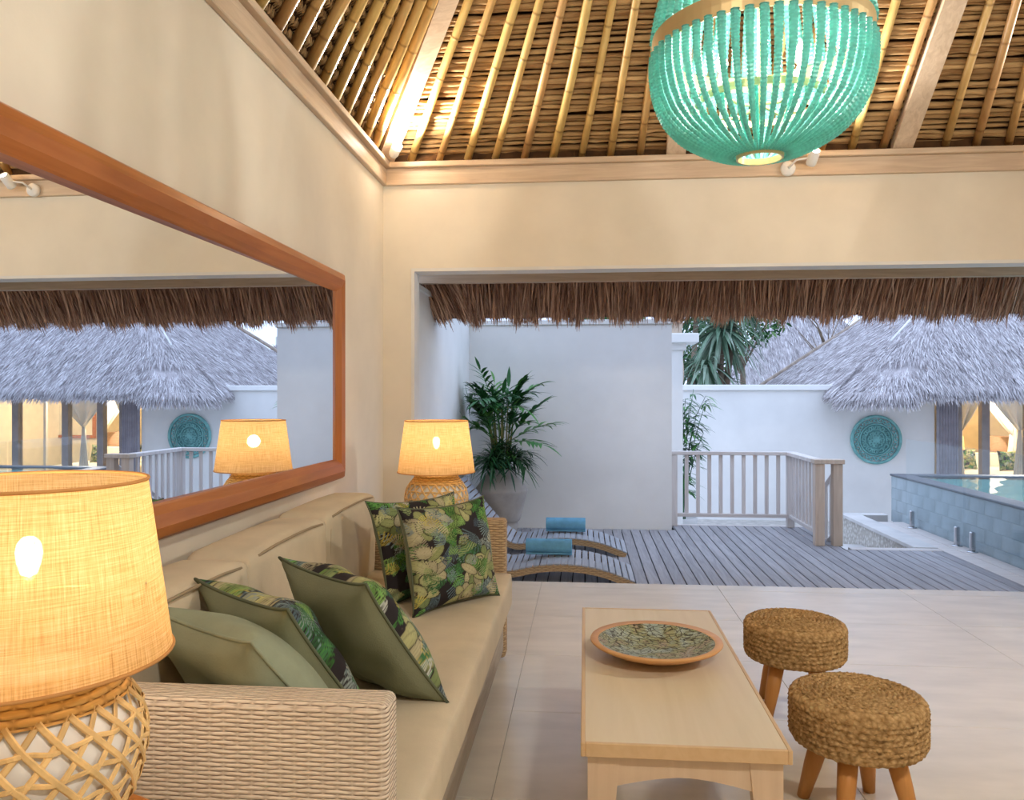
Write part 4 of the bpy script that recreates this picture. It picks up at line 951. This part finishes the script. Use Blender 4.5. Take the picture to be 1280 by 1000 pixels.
# ------------------------------------------------------------------ BALUSTRADE
ba = thing('balustrade', (1.6, 9.1, DK), 'pale weathered timber balustrade turning the deck corner', 'balustrade')
bo = (1.6, 9.1, DK)
def B_(name, x0, x1, y0, y1, z0, z1, m): return box(name, x0, x1, y0, y1, DK+z0, DK+z1, m, ba, bev=.004, off=bo)
HR = .80
B_('post', .955, 1.035, 9.10, 9.18, 0, HR, m_rail); B_('post', 2.235, 2.315, 9.10, 9.18, 0, HR, m_rail)
B_('post', 2.235, 2.325, 8.02, 8.11, 0, HR-.002, m_post); B_('post', 2.405, 2.495, 8.02, 8.11, 0, HR-.002, m_post)
B_('top_rail', .93, 2.335, 9.09, 9.19, HR, HR+.04, m_railx); B_('top_rail', 2.225, 2.335, 8.135, 9.09, HR, HR+.04, m_rail); B_('post_cap', 2.22, 2.51, 8.005, 8.135, HR-.002, HR+.042, m_post)
B_('bottom_rail', 1.035, 2.235, 9.115, 9.165, .105, .145, m_railx); B_('bottom_rail', 2.25, 2.30, 8.11, 9.10, .105, .145, m_rail)
base = None
def bal(x, y, sx, sy):
    b_ = box('baluster', -sx/2, sx/2, -sy/2, sy/2, .145, HR, m_rail, ba, bev=.003); b_.location = (x-bo[0], y-bo[1], 0); return b_
b0 = bal(1.14, 9.14, .042, .022)
for k in range(1, 9): copy_obj(b0, ba, (1.14+k*.1255-bo[0], 9.14-bo[1], 0))
b0 = bal(2.275, 8.24, .022, .042)
for k in range(1, 7): copy_obj(b0, ba, (2.275-bo[0], 8.24+k*.125-bo[1], 0))
# stair rail dropping away behind the right post
tube('stair_rail', [(2.45-bo[0], 8.11-bo[1], .72), (2.45-bo[0], 9.2-bo[1], .12)], .028, m_rail, ba, 4, smooth=False)
tube('stair_rail', [(2.45-bo[0], 8.11-bo[1], .12), (2.45-bo[0], 9.2-bo[1], -.45)], .024, m_rail, ba, 4, smooth=False)
for k in range(6):
    y = 8.25+k*.16; z = .72-.55*(y-8.11); b_ = box('baluster', -.011, .011, -.021, .021, z-.58, z, m_rail, ba, bev=.003); b_.location = (2.45-bo[0], y-bo[1], 0)
st = struct(empty('stair_steps', (0, 0, 0)))
for k in range(4): box('step', 2.52, 3.18, 7.99+k*.28, 8.27+k*.28, -.9, DK-.17*(k+1), m_conc, st, bev=.005)

# ------------------------------------------------------------------ GLASS FENCE
def panel_fence(y0, y1, label, sp):
    t_ = thing('glass_panel', (3.60, (y0+y1)/2, DK+.003), label, 'glass panel', 'frameless pool fence panels')
    box('pane', -.006, .006, -(y1-y0)/2, (y1-y0)/2, .05, .97, m_fence, t_, bev=.002)
    for y in sp:
        yy = y-(y0+y1)/2; lathe('base_plate', [(0, 0), (.05, 0), (.05, .006), (.03, .012), (0, .012)], m_metal, t_, 20, loc=(0, yy, 0))
        box('spigot', -.022, .022, yy-.022, yy+.022, .01, .19, m_metal, t_, bev=.008)
panel_fence(7.99, 9.35, 'clear glass pool fence panel farthest from the room', (8.13, 9.2))
panel_fence(6.55, 7.96, 'clear glass pool fence panel standing closest to the room', (7.82, 6.75))

# ------------------------------------------------------------------ MEDALLION
md = thing('carved_medallion', (5.06, 14.49, .54), 'round teal carved openwork medallion on the garden wall', 'wall art')
RM = .43
def disc_ring(name, r0, r1, d0, m):
    V = []; F = []; n = 72
    for k in range(n):
        a = 2*PI*k/n
        for r_, y in ((r0, 0), (r0, -d0), (r1, -d0*.8), (r1, 0)): V.append((r_*math.cos(a), y, r_*math.sin(a)))
    for k in range(n):
        j = (k+1) % n
        for i in range(4): F.append((k*4+i, j*4+i, j*4+(i+1) % 4, k*4+(i+1) % 4))
    ob = mesh(name, V, F, m, md, True); bm = bmesh.new(); bm.from_mesh(ob.data); bmesh.ops.recalc_face_normals(bm, faces=bm.faces); bm.to_mesh(ob.data); bm.free(); return ob
disc_ring('rim', RM-.045, RM, .05, m_medal); disc_ring('inner_ring', RM*.66-.02, RM*.66, .035, m_medal)
lathe_b = mesh('back_disc', [(RM*.655*math.cos(2*PI*k/48), -.006, RM*.655*math.sin(2*PI*k/48)) for k in range(48)], [tuple(range(48))], M_plain('teal_recess', (104, 156, 156), .8), md)
def scroll(c, r_, a0, turns, sg, w_=.012):
    P = []
    for q in np.linspace(0, 1, 22):
        rr = r_*(1-.85*q); a = a0+sg*turns*2*PI*q; P.append((c[0]+rr*math.cos(a), -.018, c[1]+rr*math.sin(a)))
    return tube_vf(P, w_, 5)
for ringr, n, rs in ((RM*.79, 14, .052), (RM*.50, 12, .05), (RM*.27, 8, .042)):
    for k in range(n):
        a = 2*PI*k/n; V, F = join_vf([scroll((ringr*math.cos(a), ringr*math.sin(a)), rs, a+PI*.5, 1.2, 1), scroll((ringr*math.cos(a+PI/n), ringr*math.sin(a+PI/n)), rs*.8, a-PI*.5, 1.1, -1)]); mesh('scroll', V, F, m_medal, md, True)
V, F = join_vf([leaflet_vf((0, -.02, 0), (math.cos(a), 0, math.sin(a)), (0, -1, 0), .09, .05, droop=0) for a in np.linspace(0, 2*PI, 8, endpoint=False)]); mesh('rosette', V, F, m_medal, md, True)

# ------------------------------------------------------------------ PAVILION ACROSS THE POOL
pav = thing('thatched_pavilion', (8.9, 17.2, -.9), 'pavilion under a shaggy pale grey thatch roof across the pool', 'building')
po = (8.9, 17.2, -.9)
CXp, CYp, HA, HB, Z0 = 8.75, 17.15, 4.45, 4.05, 1.43
def contour(ins, n=220):
    a, b = HA-ins, HB-ins; rc = min(max(.9*(1-ins/4.2), .03), max(b-.005, .02), max(a-.005, .02)); P = []
    seg = [(CXp+a-rc, CYp+b-rc, 0), (CXp-a+rc, CYp+b-rc, 90), (CXp-a+rc, CYp-b+rc, 180), (CXp+a-rc, CYp-b+rc, 270)]
    pts = []
    for x, y, s_ in seg:
        for k in range(9): q = R(s_+k*90/8); pts.append((x+rc*math.cos(q), y+rc*math.sin(q)))
    return pts
levels = [(-.05, Z0-.10), (0, Z0), (.25, Z0+.23), (1, Z0+.82), (2, Z0+1.6), (3, Z0+2.38), (4.0, Z0+3.18)]
V = []; F = []
for ins, z in levels:
    for k, (x, y) in enumerate(contour(max(ins, 0))): V.append((x, y, z-(0.12 if (18 <= k < 27 and ins < .5) else 0)))
for l_ in range(len(levels)-1):
    for k in range(36): j = (k+1) % 36; F.append((l_*36+k, l_*36+j, (l_+1)*36+j, (l_+1)*36+k))
F.append(tuple((len(levels)-1)*36+k for k in range(36)))
roof = mesh('roof', V, F, m_pavbase, pav, off=po)
# shaggy thatch strands on the two slopes that face the deck and garden
def roof_blades(n):
    ins = 3.6*RNG.random(n)**1.35; side = RNG.random(n); root = np.zeros((n, 3)); dr = np.zeros((n, 3)); keep = np.ones(n, bool)
    for i in range(n):
        c_ = ins[i]; a, b = HA-c_, HB-c_; rc = min(max(.9*(1-c_/4.2), .03), b-.005)
        s_ = side[i]
        if s_ < .36:      # left slope
            y = CYp+b-rc-(2*(b-rc))*RNG.random(); root[i] = (CXp-a, y, 0); dr[i] = (-1, 0, 0)
        elif s_ < .50:    # rounded corner
            q = PI+RNG.random()*PI/2; root[i] = (CXp-a+rc+rc*math.cos(q), CYp-b+rc+rc*math.sin(q), 0); dr[i] = (math.cos(q), math.sin(q), 0)
        else:             # front slope
            x = CXp-a+rc+RNG.random()*min(2*(a-rc), 5.2); root[i] = (x, CYp-b, 0); dr[i] = (0, -1, 0)
        root[i, 2] = Z0+(.92*c_ if c_ < .25 else .23+.79*(c_-.25))+RNG.uniform(-.01, .03)-(.11 if (.36 <= s_ < .5 and c_ < .5) else 0)
    dr[:, 2] = -.70; dr += RNG.normal(size=(n, 3))*np.array([.16, .16, .10])
    return root, dr
rt, dr = roof_blades(70000); n = len(rt)
o = blades('thatch', rt, dr, RNG.uniform(.10, .24, n), RNG.uniform(.007, .014, n), m_pavth, pav, .12, po); o['kind'] = 'stuff'
# drip edge strands
n = 9000; q = RNG.random(n); rt = np.zeros((n, 3)); dr = np.zeros((n, 3)); pts = np.array(contour(0))
poly = np.concatenate([pts[9+9:27], [[pts[27][0]-3.2, pts[27][1]]]]) if False else None
for i in range(n):
    s_ = RNG.random(); rc = .9
    if s_ < .3: rt[i] = (CXp-HA, CYp+HB-rc-(2*(HB-rc))*RNG.random()**.6, Z0); dr[i] = (-1, 0, -1.1)
    elif s_ < .48: a_ = PI+RNG.random()*PI/2; rt[i] = (CXp-HA+rc+rc*math.cos(a_), CYp-HB+rc+rc*math.sin(a_), Z0-.11); dr[i] = (math.cos(a_), math.sin(a_), -1.2)
    else: rt[i] = (CXp-HA+rc+RNG.random()*5.2, CYp-HB, Z0); dr[i] = (0, -1, -1.2)
rt[:, 2] += RNG.uniform(-.10, .04, n); dr += RNG.normal(size=(n, 3))*.16
o = blades('eave_fringe', rt, dr, RNG.uniform(.10, .22, n), RNG.uniform(.010, .02, n), m_pavth, pav, .15, po); o['kind'] = 'stuff'
hp = [np.array([CXp-HA+.25+t_, CYp-HB+.25+t_, Z0+.36+.79*t_]) for t_ in np.linspace(.55, 3.5, 8)]; tube('hip_cord', hp, .018, m_white, pav, 6, off=po)
hp = [np.array([CXp-HA+.1+t_, CYp+HB-.1-t_, Z0+.075+.79*t_]) for t_ in np.linspace(.0, 3.7, 8)]; tube('hip_roll', hp, .045, m_tanth, pav, 8, off=po)
# shell of the room inside
PF = -.55
def PB(name, x0, x1, y0, y1, z0, z1, m, bev=0): return box(name, x0, x1, y0, y1, z0, z1, m, pav, bev=bev, off=po)
PB('base_slab', 6.05, 12.5, 14.45, 20.8, -.9, PF, m_conc); PB('rear_wall', 6.05, 11.15, 19.0, 19.2, PF, 2.4, m_room); PB('side_wall', 6.05, 6.2, 14.75, 19.0, PF, 2.4, m_room); PB('side_wall', 11.0, 11.15, 14.75, 19.0, PF, 2.4, m_room); PB('room_ceiling', 6.05, 11.15, 14.5, 19.2, 2.3, 2.4, m_room)
V = []; F = []; n = 17
for i in range(n):
    x = 6.07+.36*i/(n-1); y = 14.46-.03*(i % 2)-.0
    V += [(x, y, PF), (x, y, 2.0), (x, y+.02, PF), (x, y+.02, 2.0)]
for i in range(n-1): a = i*4; F += [(a, a+4, a+5, a+1), (a+2, a+3, a+7, a+6)]
mesh('folded_shutter', V, F, m_shut, pav, off=po)
for x in (6.44, 6.82, 7.55, 8.6, 9.7, 10.8): PB('door_post', x, x+(.05 if x == 6.44 else .13), 14.47, 14.6, PF, 2.2, m_alu)
for x0, x1 in ((6.95, 7.55), (7.68, 8.6), (8.73, 9.7), (9.83, 10.8)): PB('door_glass', x0, x1, 14.53, 14.54, PF, 2.2, m_pane)
PB('door_sill', 6.05, 11.1, 14.42, 14.62, PF-.03, PF+.02, m_alu)
# furniture inside
bed = thing('canopy_bed', (8.0, 16.6, PF), 'cream canopy bed seen through the pavilion doors', 'bed'); bo2 = (8.0, 16.6, PF)
box('bed_base', 7.0, 9.0, 15.7, 17.6, PF, PF+.16, m_teak2, bed, bev=.01, off=bo2); soft_box('mattress', 7.02, 8.98, 15.72, 17.58, PF+.14, PF+.38, m_linen, bed, .06, .02, bo2, sub=8); box('headboard', 7.0, 9.0, 17.62, 17.70, PF, PF+.66, m_linen, bed, bev=.02, off=bo2)
for x in (7.03, 8.97):
    for y in (15.74, 17.66): box('bed_post', x-.03, x+.03, y-.03, y+.03, PF, 2.1, m_linen, bed, bev=.005, off=bo2)
def swag(x0, x1, y, zt, xp, zp, m):
    V = []; F = []; n, k = 20, 8
    for j in range(k+1):
        q = j/k
        for i in range(n+1):
            s_ = i/n; x = (x0+(x1-x0)*s_)*(1-q**1.5)+xp*q**1.5; z = zt*(1-q)+zp*q-.12*math.sin(PI*s_)*(1-q)*q; V.append((x, y+.05*math.sin(s_*18)*(.3+q), z))
    for j in range(k):
        for i in range(n): a = j*(n+1)+i; F.append((a, a+1, a+n+2, a+n+1))
    # tail below the tie
    b = len(V)
    for j in range(7):
        q = j/6
        for i in range(n+1):
            s_ = i/n-.5; w_ = .06+.26*q; V.append((xp+s_*w_, y+.03*math.sin(s_*30), zp-(zp-PF-.02)*q))
    for j in range(6):
        for i in range(n): a = b+j*(n+1)+i; F.append((a, a+1, a+n+2, a+n+1))
    ob = mesh('canopy_drape', V, F, m, bed, True, off=bo2); mdf = ob.modifiers.new('thickness', 'SOLIDIFY'); mdf.thickness = .006
swag(6.75, 7.42, 15.66, 1.5, 6.97, .60, m_drape); swag(7.45, 8.7, 15.64, 1.5, 8.03, .66, m_drape); swag(7.0, 7.9, 17.66, 1.6, 7.6, .5, m_drape); swag(8.2, 9.0, 17.66, 1.6, 8.9, .5, m_drape)
cushion('bed_cushion', 'blue green patterned cushion near the door post side of the pavilion bed', (7.34, 16.55, PF+.40), (7.74, 16.60, PF+.40), (0, .2, .95), .40, .13, m_print, m_sage, m_sagep, 31, 'cushions on the pavilion bed')
cushion('bed_cushion', 'blue green patterned cushion farther along the pavilion bed', (8.02, 16.32, PF+.40), (8.40, 16.38, PF+.40), (0.06, .2, .95), .38, .13, m_print, m_sage, m_sagep, 32, 'cushions on the pavilion bed')
def bedside(x, y, r1, label, power, msh):
    bl = thing('bedside_lamp', (x, y, PF), label, 'lamp', 'lamps beside the pavilion bed')
    lathe('stand', [(0, 0), (.16, 0), (.16, .02), (.02, .03), (.02, .70), (0, .70)], m_teak2, bl, 16); lathe('lamp_shade', [(r1, .66), (r1*.85, .98)], msh, bl, 32, uv=.2); V, F = lathe_vf([(.001, .78), (.04, .82), (.04, .88), (.001, .92)], 12); mesh('light_bulb', V, F, m_bulb, bl, True); lamp('bedside_glow', 'POINT', (0, 0, .85), power, WARM, .05, bl)
bedside(8.05, 18.3, .2, 'small glowing cream lamp behind the pavilion bed', 25, m_shade); bedside(8.85, 18.2, .33, 'wide tan shaded lamp behind the pavilion bed', 15, m_teak2)
pic = thing('framed_mirror', (10.6, 18.98, .75), 'orange framed mirror on the pavilion rear wall', 'mirror')
for a in ((-.6, .6, -.06, 0, .44, .52), (-.6, .6, -.06, 0, -.52, -.44), (-.6, -.52, -.06, 0, -.44, .44), (.52, .6, -.06, 0, -.44, .44)): box('frame_rail', *a, m_frame, pic, bev=.006)
box('mirror_glass', -.52, .52, -.03, -.01, -.44, .44, m_mirror, pic)
pl_ = thing('pendant_lamp', (8.4, 16.6, 1.85), 'round ceiling lamp inside the pavilion', 'lamp'); lathe('lamp_shade', [(.02, .45), (.2, .32), (.26, .15), (.22, 0), (.18, 0)], m_shade, pl_, 24, uv=.2); V, F = lathe_vf([(.001, .1), (.05, .14), (.05, .22), (.001, .26)], 12); mesh('light_bulb', V, F, m_bulb, pl_, True); lamp('pendant_glow', 'POINT', (0, 0, -.05), 190, WARM2, .1, pl_)
# second, more distant thatched roof
far = thing('distant_pavilion', (9.0, 34, -.9), 'blue grey thatched roof far behind the screw pine', 'building')
V = [(-3.4, -3, 2.6), (3.4, -3, 2.6), (3.4, 3, 2.6), (-3.4, 3, 2.6), (-.8, 0, 6.0), (.8, 0, 6.0), (-3.4, -3, 2.45), (3.4, -3, 2.45), (3.4, 3, 2.45), (-3.4, 3, 2.45)]
rf = mesh('roof', V, [(0, 1, 5, 4), (1, 2, 5), (2, 3, 4, 5), (3, 0, 4), (6, 7, 1, 0), (7, 8, 2, 1), (8, 9, 3, 2), (9, 6, 0, 3), (9, 8, 7, 6)], m_pavbase, far)
n = 9000; a = RNG.random(n); b = RNG.random(n); rt = np.stack([-3.4+6.8*a, -3+3*b, 2.6+3.4*b], 1); rt[:, 0] *= (1-b*.76); dr = np.tile([0, -.66, -.75], (n, 1))+RNG.normal(size=(n, 3))*.15
o = blades('thatch', rt, dr, RNG.uniform(.2, .4, n), RNG.uniform(.02, .04, n), m_pavth, far, .1); o['kind'] = 'stuff'
n = 6000; a = RNG.random(n); b = RNG.random(n); rt = np.stack([-3.4+2.6*b, (-3+6*a)*(1-b), 2.6+3.4*b], 1); dr = np.tile([-.66, 0, -.75], (n, 1))+RNG.normal(size=(n, 3))*.15
o = blades('thatch', rt, dr, RNG.uniform(.2, .4, n), RNG.uniform(.02, .04, n), m_pavth, far, .1); o['kind'] = 'stuff'
box('wall', -2.4, 2.4, -2, 2, 0, 2.6, m_ext, far)
